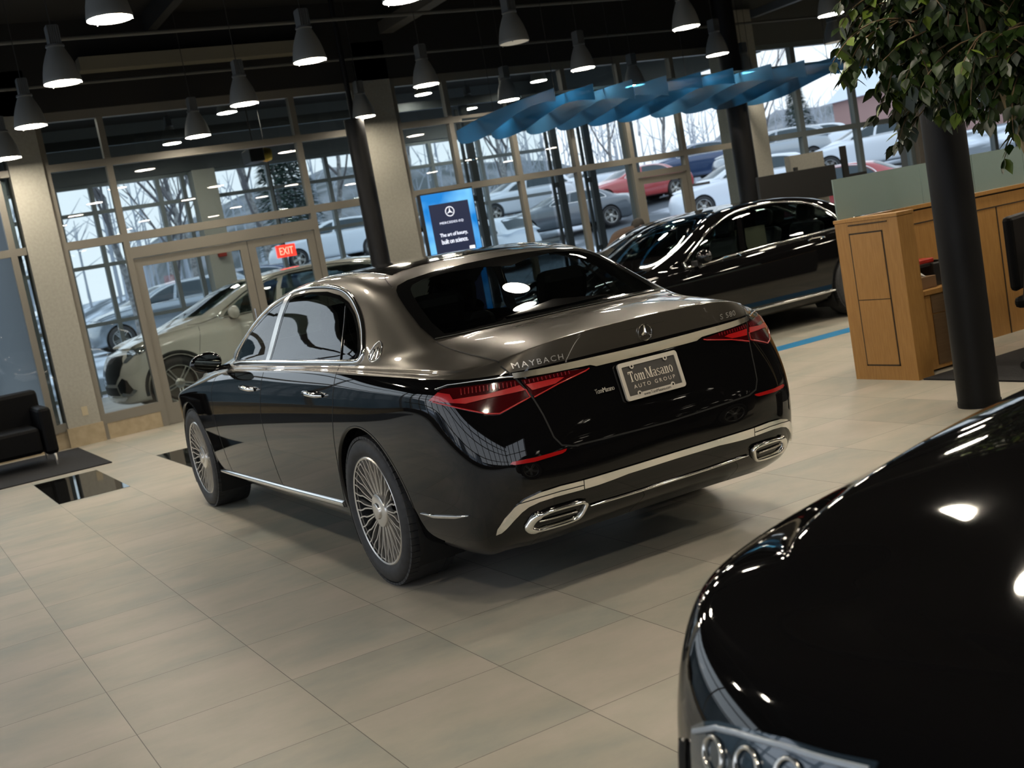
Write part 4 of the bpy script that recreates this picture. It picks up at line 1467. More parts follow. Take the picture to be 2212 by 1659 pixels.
lamp0 = make_lamp(DISC)
first = True
LX = [3.07, 5.20, 7.33, 9.46, .95, -1.18, -3.3, -5.4]  # rows behind the view are unseen, added for floor light and reflections
LY = [.99, -1.23, -3.46, -5.70, -7.92, -10.1, -12.3, 3.2]
rows_w = {3.07: 'third row from the windows', 5.20: 'row above the saloon boot', 7.33: 'middle row', 9.46: 'row nearest the windows', .95: 'row overhead', -1.18: 'added unseen row behind', -3.3: 'added unseen row beside the camera', -5.4: 'added unseen row over the camera'}
seen_lab = {
    (3.07, .99): 'large lit grey pendant lamp at upper left, cut by the top edge',
    (5.20, .99): 'lit grey pendant lamp hanging second from the left',
    (7.33, .99): 'lit grey pendant lamp in front of the left pillar top',
    (9.46, .99): 'small lit pendant lamp at the left picture edge beside the left pillar',
    (5.20, -1.23): 'lit grey pendant lamp above the glass double doors, nearer of two',
    (7.33, -1.23): 'lit grey pendant lamp above the glass double doors, lower and farther',
    (9.46, -3.46): 'lit pendant lamp hanging in front of the middle white pillar',
    (7.33, -3.46): 'lit grey pendant lamp just right of the middle white pillar',
    (3.07, -1.23): 'lit pendant lamp cut by the top edge left of the centre',
    (5.20, -3.46): 'unlit grey pendant lamp at the top centre',
    (7.33, -5.70): 'lit pendant lamp just above the left part of the blue canopy',
    (5.20, -5.70): 'lit grey pendant lamp at the top right of the centre',
    (7.33, -7.92): 'lit pendant lamp above the middle of the blue canopy',
    (5.20, -7.92): 'lit pendant lamp near the top edge above the right of the canopy',
}
for x in LX:
    for y in LY:
        if (x, y) in ((9.46, -12.3), (7.33, -10.1)) or (y == 3.2 and x > 6):
            continue
        if (x, y) == (-1.18, -3.46) or (-3 < x < 2 and y > 0) or (x < -5 and y > 2) or (x < -3 and y < -6):
            continue
        if first:
            o = lamp0
            first = False
        else:
            o = copy_tree(lamp0)
        o.location = (x, y, 3.50) if x < 9 else (9.22, y + .04, 3.465)
        o.rotation_euler = (0, 0, 0)
        lab = seen_lab.get((x, y), 'lit grey pendant lamp in the %s, %s' % (rows_w[x], {.99: 'left end', -1.23: 'second place', -3.46: 'third place', -5.70: 'fourth place', -7.92: 'fifth place', -10.1: 'sixth place', -12.3: 'right end', 3.2: 'beyond the left end'}[y]))
        tag(o, lab, 'lamp', 'pendant lamps of the showroom')
        if (x, y) in ((5.20, -3.46),):
            for ch in o.children:
                if ch.name.startswith('lamp_disc'):
                    ch.data = ch.data.copy()
                    ch.data.materials[0] = DISCOFF
# the small unlit black lamp near the right windows
bl = make_lamp(DISCOFF, .15)
bl.location = (7.33, -10.12, 3.50)
tag(bl, 'unlit dark pendant lamp in front of the upper right windows', 'lamp', 'pendant lamps of the showroom')

bay0 = make_lamp(DISC2, .16)
bay = [(13.5, -2.95, 4.35, 'lit lamp in the service bay close beside the lamp over the doors'), (15.7, -2.55, 4.25, 'small lit lamp in the service bay above the left doors'), (14.2, -9.35, 4.42, 'lit lamp in the service bay above the canopy left end'), (16.3, -8.9, 4.32, 'small lit lamp in the service bay left of the canopy tip'), (14.5, -7.0, 4.45, 'small lit lamp in the service bay right of the middle pillar'), (12.0, .8, 4.4, 'lit lamp in the service bay behind the left pillar'), (15.5, .5, 4.4, 'farther lit lamp in the service bay behind the left pillar'), (12.4, -5.5, 4.5, 'lit lamp in the service bay over the white car roof')]
for i, (x, y, z, lab) in enumerate(bay):
    o = bay0 if i == 0 else copy_tree(bay0)
    o.location = (x, y, z)
    for ch in o.children:
        if ch.name.startswith('suspension'):
            ch.scale = (1, 1, 1)
    tag(o, lab, 'lamp', 'pendant lamps of the service bay')
for o_ in COL.objects:
    if o_.name.startswith('suspension_cable') and o_.parent and o_.parent.get('group', '').startswith('pendant lamps of the service'):
        L = 4.94 - o_.parent.location.z
        k = (L - .47) / 1.125
        o_.scale = (1, 1, k)
        o_.location = (0, 0, .47 - .47 * k)

# ---------------------------------------------------------------- blue canopy of hanging fins
def fin_material(name, c):
    mt = bpy.data.materials.new(name)
    mt.use_nodes = True
    n = mt.node_tree.nodes
    l = mt.node_tree.links
    b = n['Principled BSDF']
    b.inputs['Base Color'].default_value = (*c, 1)
    b.inputs['Roughness'].default_value = .3
    out = n['Material Output']
    tl = n.new('ShaderNodeBsdfTranslucent')
    tl.inputs[0].default_value = (c[0] * 2.2, c[1] * 2.0, c[2] * 1.8, 1)
    tp = n.new('ShaderNodeBsdfTransparent')
    tp.inputs[0].default_value = (.25, .55, .75, 1)
    m1 = n.new('ShaderNodeMixShader')
    m1.inputs[0].default_value = .55
    m2 = n.new('ShaderNodeMixShader')
    m2.inputs[0].default_value = .22
    l.new(b.outputs[0], m1.inputs[1])
    l.new(tl.outputs[0], m1.inputs[2])
    l.new(m1.outputs[0], m2.inputs[1])
    l.new(tp.outputs[0], m2.inputs[2])
    l.new(m2.outputs[0], out.inputs[0])
    return mt
FIN = fin_material('blue_translucent_acrylic', (.028, .11, .21))
ENDS = [0, .04, .09, .10, .06, .05, .06, .08, .09, .08]
prof_top = [(6.66, 3.21), (7.3, 3.225), (8.02, 3.225), (8.6, 3.22), (9.1, 3.21), (9.70, 3.19)]
prof_bot = [(9.71, 3.06), (9.66, 3.01), (9.40, 2.965), (9.02, 2.95), (8.53, 2.965), (8.02, 3.03), (7.53, 3.09), (7.15, 3.105), (6.9, 3.09), (6.66, 3.06)]
can = empty('fin_canopy', (8.2, -7.9, 3.3))
tag(can, 'blue canopy of overlapping translucent wavy fins hanging from the ceiling', 'canopy')
ys = [-4.78, -5.34, -5.93, -6.46, -7.02, -7.56, -8.22, -8.82, -9.44, -10.10]
P2 = prof_top + smooth_poly([(a, b, 0) for a, b in prof_bot], 4, closed=False)
P2 = [(p[0], p[1]) for p in P2]
for i, y in enumerate(ys):
    mb = MB()
    n = len(P2)
    cv = []
    for k, (x, z) in enumerate(P2):
        t = (x - 6.66) / 3.05
        cv.append((x, y - .10 * math.sin(t * math.pi), z))
    # strip of quads top to bottom so the sheet can bow
    m_ = 24
    top, bot = [], []
    bx_ = sorted([(p[0], p[1]) for p in P2[6:]])
    tx_ = sorted(prof_top)
    def itp(tab, x):
        if x <= tab[0][0]:
            return tab[0][1]
        for (a, b), (c, d) in zip(tab, tab[1:]):
            if x <= c:
                return b + (d - b) * (x - a) / max(1e-6, c - a)
        return tab[-1][1]
    vs = []
    for k in range(m_ + 1):
        x = 6.66 + 3.04 * k / m_
        t = k / m_
        yy = y - .22 * t * t
        zt, zb = itp(tx_, x), itp(bx_, x)
        if k == m_:
            zb = 3.04
        if t < .22:
            zb -= ENDS[i] * (1 - t / .22) ** .7
        vs += [(x, yy, zt), (x, yy, zb), (x, yy - .006, zt), (x, yy - .006, zb)]
    fs = []
    for k in range(m_):
        a = 4 * k
        fs += [(a, a + 4, a + 5, a + 1), (a + 2, a + 3, a + 7, a + 6), (a, a + 2, a + 6, a + 4), (a + 1, a + 5, a + 7, a + 3)]
    fs += [(0, 1, 3, 2), (4 * m_, 4 * m_ + 2, 4 * m_ + 3, 4 * m_ + 1)]
    o = mesh('canopy_fin', [Vector(v) - can.location for v in vs], fs, FIN, can)
mb = MB()
for x in (7.3, 8.9):
    mb.bar(Vector((x, -4.7, 3.24)) - can.location, Vector((x, -10.3, 3.24)) - can.location, .03, .03)
mb.build('canopy_rail', mat('dark_canopy_rail', (.02, .05, .07), .5), can)
for x in (7.3, 8.9):
    for y in (-5.2, -7.3, -9.9):
        MB().tube([Vector((x, y, 3.24)) - can.location, Vector((x, y, 5.1)) - can.location], .004, 6).build('canopy_cable', MATS['dark_cable'], can)

# ---------------------------------------------------------------- screen stand with the star
sg = empty('digital_sign', (8.55, -4.06, 0))
sg.rotation_euler = (0, 0, math.radians(-3))
tag(sg, 'tall blue-edged digital sign stand with white text and star emblem', 'sign')
MB().box((-.04, -.385, .05), (.06, .385, 2.32)).build('sign_housing', BLACKPLASTIC, sg, bevel=.006)
MB().box((-.25, -.30, 0), (.3, .30, .05)).build('sign_base', BLACKPLASTIC, sg, bevel=.01)
def blue_screen():
    mt = mat('blue_screen_border', (.0, .05, .15), .3, emit=(.01, .32, .85), es=.6)
    n = mt.node_tree.nodes
    l = mt.node_tree.links
    t = n.new('ShaderNodeTexCoord')
    nz = n.new('ShaderNodeTexNoise')
    nz.inputs['Scale'].default_value = 2.2
    r = n.new('ShaderNodeValToRGB')
    r.color_ramp.elements[0].position = .42
    r.color_ramp.elements[0].color = (.0, .17, .55, 1)
    r.color_ramp.elements[1].position = .72
    r.color_ramp.elements[1].color = (.22, .62, .95, 1)
    l.new(t.outputs['Object'], nz.inputs['Vector'])
    l.new(nz.outputs['Fac'], r.inputs[0])
    l.new(r.outputs[0], n['Principled BSDF'].inputs['Emission Color'])
    return mt
def sq(y0, y1, z0, z1, x, name, m_):
    return mesh(name, [(x, y1, z0), (x, y0, z0), (x, y0, z1), (x, y1, z1)], [(0, 1, 2, 3)], m_, sg)
sq(-.37, .37, .2, 2.30, -.0415, 'screen_border', blue_screen())
sq(-.285, .285, .62, 2.16, -.043, 'screen_panel', mat('navy_screen', (.002, .004, .012), .3, emit=(.012, .017, .045), es=.6))
WL = mat('white_screen_lettering', (.5, .5, .55), .4, emit=(.75, .8, .9), es=.55)
def stext(body, yc, zc, w_, h_, name, sp=1.0, off=0.0):
    vs, fs = text_mesh(body, 1.0, sp, off)
    x0, x1 = min(v.x for v in vs), max(v.x for v in vs)
    y0, y1 = min(v.y for v in vs), max(v.y for v in vs)
    mesh(name, [(-.0445, yc - ((v.x - (x0 + x1) / 2) / (x1 - x0)) * w_, zc + ((v.y - (y0 + y1) / 2) / (y1 - y0)) * h_) for v in vs], fs, WL, sg)
stext('MERCEDES-EQ', 0, 1.905, .34, .034, 'screen_text', 1.1, .01)
stext('The art of luxury,', 0, 1.745, .40, .062, 'screen_text', .92, .03)
stext('built on science.', 0, 1.665, .38, .062, 'screen_text', .92, .03)
mb = MB()
n = 40
for k in range(n):
    a0, a1 = 2 * math.pi * k / n, 2 * math.pi * (k + 1) / n
    mb.add([(-.0445, .066 * math.cos(a0), 2.045 + .066 * math.sin(a0)), (-.0445, .066 * math.cos(a1), 2.045 + .066 * math.sin(a1)), (-.0445, .055 * math.cos(a1), 2.045 + .055 * math.sin(a1)), (-.0445, .055 * math.cos(a0), 2.045 + .055 * math.sin(a0))], [(0, 1, 2, 3)])
for k in range(3):
    a = math.pi / 2 + 2 * math.pi * k / 3
    mb.add([(-.0445, .057 * math.cos(a), 2.045 + .057 * math.sin(a)), (-.0445, .012 * math.cos(a + 1.05), 2.045 + .012 * math.sin(a + 1.05)), (-.0445, 0, 2.045), (-.0445, .012 * math.cos(a - 1.05), 2.045 + .012 * math.sin(a - 1.05))], [(0, 1, 2, 3)])
mb.build('screen_star', WL, sg)
mesh('screen_tag', [(-.0445, -.19, 1.50), (-.0445, -.27, 1.50), (-.0445, -.27, 1.56), (-.0445, -.19, 1.56)], [(0, 1, 2, 3)], WL, sg)

# ---------------------------------------------------------------- reception counter
def wood(name, c1, c2, st=(1, 1, 10)):
    return noise_mat(name, c1, c2, 6, .45, stretch=st, detail=6)
MAPLE = wood('maple_veneer', (.31, .155, .042), (.37, .195, .056), (14, 14, 1.2))
GROOVE = mat('dark_groove', (.02, .012, .005), .7)
ct = empty('counter_end_pedestal', (1.07, -3.76, 0))
tag(ct, 'tall maple counter pedestal with two framed door panels', 'pedestal')
def cb_(lo, hi, name, m_, par, bev=0.0):
    L = par.location
    return MB().box(tuple(Vector(lo) - L), tuple(Vector(hi) - L)).build(name, m_, par, bevel=bev)
cb_((.762, -3.845, .0), (1.378, -3.68, 1.215), 'pedestal_body', MAPLE, ct)
cb_((.755, -3.85, 1.217), (1.385, -3.674, 1.243), 'pedestal_top', MAPLE, ct, .002)
cb_((.86, -3.681, 1.188), (1.24, -3.6735, 1.196), 'top_slot', GROOVE, ct)
for z0, z1 in ((.12, .615), (.622, 1.12)):
    cb_((.925, -3.6815, z0), (1.235, -3.676, z1), 'door_panel', MAPLE, ct)
mb = MB()
for lo, hi in (((.913, -3.683, .108), (.925, -3.6785, 1.128)), ((1.235, -3.683, .108), (1.247, -3.6785, 1.128)), ((.913, -3.683, .108), (1.247, -3.6785, .12)), ((.913, -3.683, .613), (1.247, -3.6785, .624)), ((.913, -3.683, 1.12), (1.247, -3.6785, 1.132))):
    mb.box(tuple(Vector(lo) - ct.location), tuple(Vector(hi) - ct.location))
mb.build('panel_groove', GROOVE, ct)
rc = empty('reception_partition', (1.42, -6.4, 0))
tag(rc, 'long maple partition behind the reception desk with dark shadow gaps', 'partition')
cb_((1.39, -9.2, 0), (1.46, -3.86, 1.19), 'partition_body', MAPLE, rc)
cb_((1.4605, -9.2, 0), (1.468, -3.86, 1.19), 'dark_reflection_panel', BLACKPLASTIC, rc)  # unseen panel added to darken what the black saloon reflects
cb_((1.375, -9.2, 1.205), (1.475, -3.86, 1.235), 'partition_cap', MAPLE, rc)
cb_((1.395, -9.2, 1.19), (1.455, -3.86, 1.205), 'cap_gap', GROOVE, rc)
cb_((1.3865, -9.2, 1.085), (1.39, -3.86, 1.095), 'panel_groove', GROOVE, rc)
for y in (-4.33, -4.95, -5.55, -6.15, -6.8, -7.5, -8.2):
    cb_((1.385, y - .005, 0), (1.39, y + .005, 1.085), 'panel_groove', GROOVE, rc)
FROST = mat('frosted_glass', (.30, .40, .37), .35, 0.0)
FROST.node_tree.nodes['Principled BSDF'].inputs['Transmission Weight'].default_value = .35
for i, (a, b) in enumerate(((-4.35, -3.70), (-4.72, -4.36), (-5.35, -4.73), (-6.0, -5.36), (-6.7, -6.01), (-7.4, -6.71), (-8.2, -7.41))):
    x_ = 1.36 if i == 0 else 1.42
    z0_ = 1.245 if i == 0 else 1.237
    o = MB().box((x_ - .006, a, z0_), (x_ + .006, b, 1.555)).build('frosted_glass_panel', FROST)
    nm_ = ['nearest frosted glass panel standing on the maple pedestal', 'narrow frosted glass panel second from the pedestal', 'frosted glass panel on the partition just left of the black column', 'frosted glass panel behind the black column', 'frosted glass panel under the plant', 'frosted glass panel at the right edge under the plant', 'last frosted glass panel at the right edge']
    tag(o, nm_[i], 'glass panel', 'frosted glass panels on the partition')
# desk behind the pedestal
dk = empty('drawer_cabinet', (1.05, -4.1, 0))
tag(dk, 'low maple drawer cabinet with dark fronts beside the tall pedestal', 'cabinet')
cb_((.86, -4.6, .02), (1.37, -3.90, .585), 'cabinet_body', MAPLE, dk)
cb_((.84, -4.62, .587), (1.375, -3.88, .62), 'cabinet_top', MAPLE, dk)
DKF = wood('shaded_maple', (.11, .065, .03), (.13, .08, .04))  # darker copy of the maple, shade put into its colour
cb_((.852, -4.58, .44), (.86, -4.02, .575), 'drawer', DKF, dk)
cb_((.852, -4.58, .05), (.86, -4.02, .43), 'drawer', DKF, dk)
bxo = empty('tissue_box', (.98, -4.06, .622))
tag(bxo, 'small brown cardboard tissue box on the low cabinet', 'box')
MB().box((-.06, -.12, 0), (.06, .10, .09)).build('box_body', mat('brown_cardboard', (.16, .09, .04), .7), bxo, bevel=.003)
MB().add([(-.03, -.05, .09), (.02, .05, .09), (.0, .06, .14), (-.01, -.02, .125)], [(0, 1, 2, 3)]).build('tissue', mat('white_paper', (.6, .6, .58), .8), bxo)
o = MB().box((1.02, -4.30, .80), (1.18, -4.06, .835)).build('red_stapler_tray', mat('red_plastic', (.40, .02, .01), .4), bevel=.008)
tag(o, 'red plastic tray on the shelf behind the tall pedestal', 'tray')
o = MB().box((.96, -4.42, .622), (1.22, -4.22, .80)).build('desk_printer', BLACKPLASTIC, bevel=.01)
tag(o, 'small black printer under the red tray on the low cabinet', 'printer')
sh = empty('wall_shelf', (1.2, -4.2, .79))
tag(sh, 'thin dark shelf holding the red tray', 'shelf')
MB().box((-.21, -.28, -.012), (.188, .22, .01)).build('shelf_board', BLACKPLASTIC, sh)
# dark desk and office chair at the right edge
dd = empty('reception_desk', (.3, -5.4, .0125))
tag(dd, 'dark reception desk at the right edge behind the column', 'desk')
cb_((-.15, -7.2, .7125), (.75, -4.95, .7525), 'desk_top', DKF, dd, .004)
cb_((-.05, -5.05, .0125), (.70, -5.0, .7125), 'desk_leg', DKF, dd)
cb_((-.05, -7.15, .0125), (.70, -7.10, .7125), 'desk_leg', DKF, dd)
cb_((-.13, -7.1, .05), (-.09, -5.05, .70), 'modesty_panel', BLACKPLASTIC, dd)
def office_chair(x, y, rz, label):
    e = empty('office_chair', (x, y, .0125), rz)
    tag(e, label, 'chair', 'dark office chairs')
    MB().box((-.24, -.24, .44), (.24, .24, .52)).build('seat', LEATHER_, e, bevel=.03)
    MB().box((-.26, -.23, .56), (-.19, .23, 1.08)).build('backrest', LEATHER_, e, bevel=.03)
    MB().tube([(0, 0, .08), (0, 0, .44)], .03, 12).build('gas_post', BLACKPLASTIC, e, True)
    MB().bar((-.2, 0, .48), (-.24, 0, .62), .05, .02).build('back_bracket', BLACKPLASTIC, e)
    mb = MB()
    for k in range(5):
        a = 2 * math.pi * k / 5
        mb.bar((0, 0, .09), (.29 * math.cos(a), .29 * math.sin(a), .06), .04, .03)
    mb.build('star_base', BLACKPLASTIC, e)
    for k in range(5):
        a = 2 * math.pi * k / 5
        MB().lathe([(.001, -.015), (.03, -.015), (.03, .015), (.001, .015)], 14, Matrix.Translation((.29 * math.cos(a), .29 * math.sin(a), .03)) @ Matrix.Rotation(math.pi / 2, 4, 'X')).build('caster', BLACKPLASTIC, e, True)
    for s in (1, -1):
        MB().tube([(-.15, s * .26, .50), (-.12, s * .28, .70), (.12, s * .28, .70)], .018, 8).build('armrest', BLACKPLASTIC, e, True)
LEATHER_ = mat('black_chair_leather', (.0015, .0015, .0018), .55, spec=.12)
office_chair(-.02, -4.30, math.radians(200), 'black office chair just right of the black column')
office_chair(-.55, -5.9, math.radians(20), 'black office chair in the right foreground of the desk')

for i, (x, y) in enumerate(((.05, -5.35), (.05, -6.1))):
    e = empty('desk_monitor', (x, y, .753))
    tag(e, ['black desk monitor nearest the column', 'black desk monitor at the right edge'][i], 'monitor', 'desk monitors')
    MB().box((-.02, -.30, .12), (.02, .30, .50)).build('screen', BLACKPLASTIC, e, bevel=.004)
    MB().box((-.02, -.03, .0), (.01, .03, .14)).build('monitor_post', BLACKPLASTIC, e)
    MB().box((-.10, -.12, .0), (.10, .12, .012)).build('monitor_foot', BLACKPLASTIC, e)

# black tub armchair at the left edge
ac = empty('tub_armchair', (8.72, 1.78, 0))
tag(ac, 'black leather armchair on the dark rug at the left edge', 'armchair')
MB().box((-.42, -.33, .17), (.38, .33, .46)).build('seat_cushion', LEATHER_, ac, bevel=.04)
MB().box((.26, -.46, .16), (.46, .46, .84)).build('backrest', LEATHER_, ac, bevel=.05)
for s in (1, -1):
    MB().box((-.44, min(s * .34, s * .48), .14), (.30, max(s * .34, s * .48), .66)).build('armrest', LEATHER_, ac, bevel=.04)
for a, b in ((-.40, -.43), (-.40, .43), (.40, -.43), (.40, .43)):
    MB().tube([(a, b, .15), (a, b, .0125)], .016, 8).build('leg', CHROME, ac, True)

# black screens on stands and pale partition behind the black cars
pp = MB().box((8.3, -10.55, 0), (8.42, -9.85, 2.03)).build('pale_partition', PILLAR)
tag(pp, 'pale freestanding partition behind the black saloons', 'partition')
sc = empty('monitor', (8.05, -9.7, 0))
tag(sc, 'large black monitor on a stand in front of the pale partition', 'monitor')
MB().box((-.03, -.78, 1.32), (.03, .78, 1.79)).build('screen', BLACKPLASTIC, sc, bevel=.006)
MB().box((-.03, -.05, .02), (.03, .05, 1.32)).build('monitor_post', BLACKPLASTIC, sc)
MB().box((-.2, -.3, 0), (.2, .3, .02)).build('monitor_foot', BLACKPLASTIC, sc)
MB().box((-.02, -.03, 1.79), (.02, .03, 1.84)).build('webcam', BLACKPLASTIC, sc)
sc = empty('black_display_frame', (8.0, -10.85, 0))
tag(sc, 'black L-shaped display frame right of the pale partition', 'display frame')
MB().box((-.02, .13, .02), (.02, .24, 2.04)).build('frame_upright', BLACKPLASTIC, sc)
MB().box((-.02, -.24, 1.50), (.02, .13, 1.60)).build('frame_rail', BLACKPLASTIC, sc)
MB().box((-.2, .02, 0), (.2, .32, .02)).build('frame_foot', BLACKPLASTIC, sc)

# exit sign, alarm and ceiling unit in the service bay
ex = empty('exit_sign', (13.5, -3.46, 2.02))
tag(ex, 'red lit exit sign seen through the glass doors', 'sign')
MB().box((-.03, -.16, -.10), (.03, .16, .10)).build('sign_box', mat('red_exit_panel', (.5, .02, .01), .4, emit=(1, .035, .02), es=1.3), ex)
vs, fs = text_mesh('EXIT', 1, 1.0, .02)
x0, x1 = min(v.x for v in vs), max(v.x for v in vs)
y0, y1 = min(v.y for v in vs), max(v.y for v in vs)
mesh('exit_lettering', [(-.032, -((v.x - (x0 + x1) / 2) / (x1 - x0)) * .24, ((v.y - (y0 + y1) / 2) / (y1 - y0)) * .12) for v in vs], fs, mat('pale_red_letters', (.8, .3, .25), .5, emit=(1, .25, .18), es=1.5), ex)
MB().tube([(0, 0, .1), (0, 0, 2.92)], .01, 6).build('sign_rod', BLACKPLASTIC, ex)
o = MB().box((17.05, -3.50, 2.2), (17.14, -3.34, 2.36)).build('fire_alarm', mat('alarm_red', (.30, .03, .02), .5), bevel=.01)
tag(o, 'small dark red fire alarm on the pale pier in the service bay', 'alarm')
hu = empty('unit_heater', (12.0, -2.87, 3.45))
tag(hu, 'black ceiling unit with brassy coil above the doors in the service bay', 'heater')
MB().box((-.2, .02, -.10), (.2, .24, .10)).build('heater_case', BLACKPLASTIC, hu, bevel=.01)
MB().lathe([(.001, -.1), (.09, -.08), (.11, 0), (.09, .08), (.001, .1)], 20, Matrix.Translation((0, -.06, 0)) @ Matrix.Rotation(math.pi / 2, 4, 'X')).build('heater_coil', mat('brass', (.45, .33, .08), .35, 1.0), hu, True)
MB().tube([(0, .1, .1), (0, .1, 1.48)], .012, 6).build('hanger_rod', BLACKPLASTIC, hu)
# ---------------------------------------------------------------- other cars
DTINT = glass_mat('dark_side_glass', (.42, .50, .50), 1.0, 1.55)
WHITEP = mat('warm_white_paint', (.72, .68, .60), 0.22, 0.0, 1.0)
SILVER = mat('silver_paint', (.34, .38, .42), .25, .6, 1.0)
NAVY = mat('navy_paint', (.03, .06, .14), .2, .3, 1.0)
REDP = mat('red_paint', (.42, .05, .05), .25, 0, 1.0)
GREYP = mat('mid_grey_paint', (.12, .14, .16), .25, .4, 1.0)
SNOWP = mat('snowy_white_paint', (.75, .80, .86), .4, 0, .5)
RIM2 = mat('bright_alloy_rim', (.55, .55, .52), .25, .8)

def suv_warp(p, k):
    """turn saloon coordinates into a tall two-box body; k = 0 lower body .. 1 cabin"""
    x, y, z = p
    lo = np.interp(x, [-1.19, 0, 3.4, 4.26], [-1.06, 0, 3.20, 4.02])
    up = np.interp(x, [-1.12, -.52, .08, .55, 1.3, 2.2, 2.88, 4.26], [-1.05, -.93, -.62, .05, 1.25, 2.30, 3.02, 4.02])
    z2 = np.interp(z, [0, .3, .8, 1.09, 1.54], [0, .30, .90, 1.19, 1.74])
    return (lo * (1 - k) + up * k, y * (1.02 if z < 1.1 else 1.04), z2)

def id_warp(p, k):
    return p

def warp_rings(fn):
    out = []
    for i, r in enumerate(saloon_rings()):
        k = min(1, max(0, (i - 7) / 3))
        out.append([fn(p, k) for p in r])
    return out

RW = [(1.500, 1.092), (1.435, 1.30), (1.375, 1.435), (1.289, 1.452), (1.030, 1.456), (.758, 1.446), (.556, 1.418), (.413, 1.378), (.290, 1.318), (.193, 1.249), (.128, 1.190), (.090, 1.142), (.115, 1.104)]
FWN = [(1.575, 1.092), (1.545, 1.20), (1.478, 1.38), (1.45, 1.430), (1.60, 1.408), (1.80, 1.350), (2.03, 1.250), (2.22, 1.145), (2.275, 1.093)]
RG = [(.655, 1.161), (.655, 1.22), (.635, 1.308), (.612, 1.370), (.592, 1.400), (.565, 1.420), (.501, 1.438), (.376, 1.455), (0, 1.469)]
FG = [(.70, 1.150), (.60, 1.29), (.52, 1.40), (.47, 1.445), (.30, 1.462), (0, 1.466)]

def shrink2(poly, d):
    cx = sum(p[0] for p in poly) / len(poly)
    cy = sum(p[1] for p in poly) / len(poly)
    return [(cx + (p[0] - cx) * (1 - d / max(.05, math.hypot(p[0] - cx, p[1] - cy))), cy + (p[1] - cy) * (1 - d / max(.05, math.hypot(p[0] - cx, p[1] - cy)))) for p in poly]

def make_car(name, fn, paint, res=6, hollow=True, wheels='five', trim=True, rimm=None, wx=3.396, glass=None, wz=.372, fix=2):
    sk = CarSkin(warp_rings(fn), res, max(4, res // 2 + 1), fix=fix)
    car = empty(name)
    ax = fn((3.396, 0, .37), 0)[0]
    V, keep = cut_arches(sk, [(0, .375), (ax, .375)], .425)
    def wp(poly, view):
        out = []
        for a, b in poly:
            if view == 'side':
                q = fn((a, .8, b), 1)
                out.append((q[0], q[2]))
            else:
                q = fn((0, a, b), 1)
                out.append((q[1] / 1.0, q[2]))
        return out
    rw, fw = wp(RW, 'side'), wp(FWN, 'side')
    rg = wp(RG + [(-a, b) for a, b in reversed(RG[:-1])], 'rear')
    fg = wp(FG + [(-a, b) for a, b in reversed(FG[:-1])], 'rear')
    faces = []
    xr = fn((.2, 0, 1.4), 1)[0]
    xf = fn((1.8, 0, 1.4), 1)[0]
    for k in keep:
        c = sk.FC[k]
        if hollow:
            if abs(c[1]) > .55 and (inside((c[0], c[2]), shrink2(rw, .015)) or inside((c[0], c[2]), shrink2(fw, .015))):
                continue
            if c[0] < xr and inside((c[1], c[2]), shrink2(rg, .03)):
                continue
            if c[0] > xf and inside((c[1], c[2]), shrink2(fg, .03)):
                continue
        faces.append(k)
    sub_shell(sk, V, faces, 'body_shell', paint, car)
    gl = glass or DTINT
    for s in (1, -1):
        patch(sk, 'side', rw, .004, gl, 'rear_side_window', car, s, .06)
        patch(sk, 'side', fw, .004, gl, 'front_side_window', car, s, .06)
        if trim:
            dl = wp([(1.5, 1.088), (.2, 1.095), (.066, 1.106), (.06, 1.15), (.16, 1.262), (.39, 1.398), (.758, 1.468), (1.03, 1.480), (1.45, 1.455), (1.82, 1.362), (2.05, 1.262), (2.33, 1.078)], 'side')
            ribbon(sk, 'side', smooth_poly([(a, b, 0) for a, b in dl], 4), .022, .002, trim if trim is not True else CHROME, 'window_surround', car, s, .05, .010, closed=True)
        for q in (0, ax):
            make_wheel(wz, .262, .24, wheels, car, (q, s * .955, wz), s, rimm or RIM2)
            wheel_well(q, .375, .425, s, .60, .94, car)
            arch_lip(sk, q, .375, .425, s, paint if not isinstance(paint, list) else paint[0], car)
    patch(sk, 'rear', rg, .004, gl, 'rear_screen', car, 1, .07)
    patch(sk, 'front', fg, .004, gl, 'windscreen', car, 1, .07)
    MB().box((-.8, -.72, .22), (3.6, .72, .32)).build('underbody', WELL, car)
    return car, sk

def mirrors(car, paint, x, y, z, k_=1.0):
    for s in (1, -1):
        mb = MB()
        vs, fs = [], []
        for i in range(11):
            ph = math.pi * i / 10
            for k in range(18):
                th = 2 * math.pi * k / 18
                cx = math.cos(th) * math.sin(ph)
                vs.append((x + cx * (.075 if cx > 0 else .04) * k_, s * (y + .13 + math.cos(ph) * .115 * k_), z + .03 + math.sin(th) * math.sin(ph) * .075 * k_))
        for i in range(10):
            for k in range(18):
                fs.append((i * 18 + k, i * 18 + (k + 1) % 18, (i + 1) * 18 + (k + 1) % 18, (i + 1) * 18 + k))
        mb.add(vs, fs)
        mb.build('door_mirror', paint, car, True)
        MB().box((x - .02, min(s * (y - .06), s * (y + .06)), z - .06), (x + .05, max(s * (y - .06), s * (y + .06)), z)).build('mirror_foot', BLACKPLASTIC, car, bevel=.01)

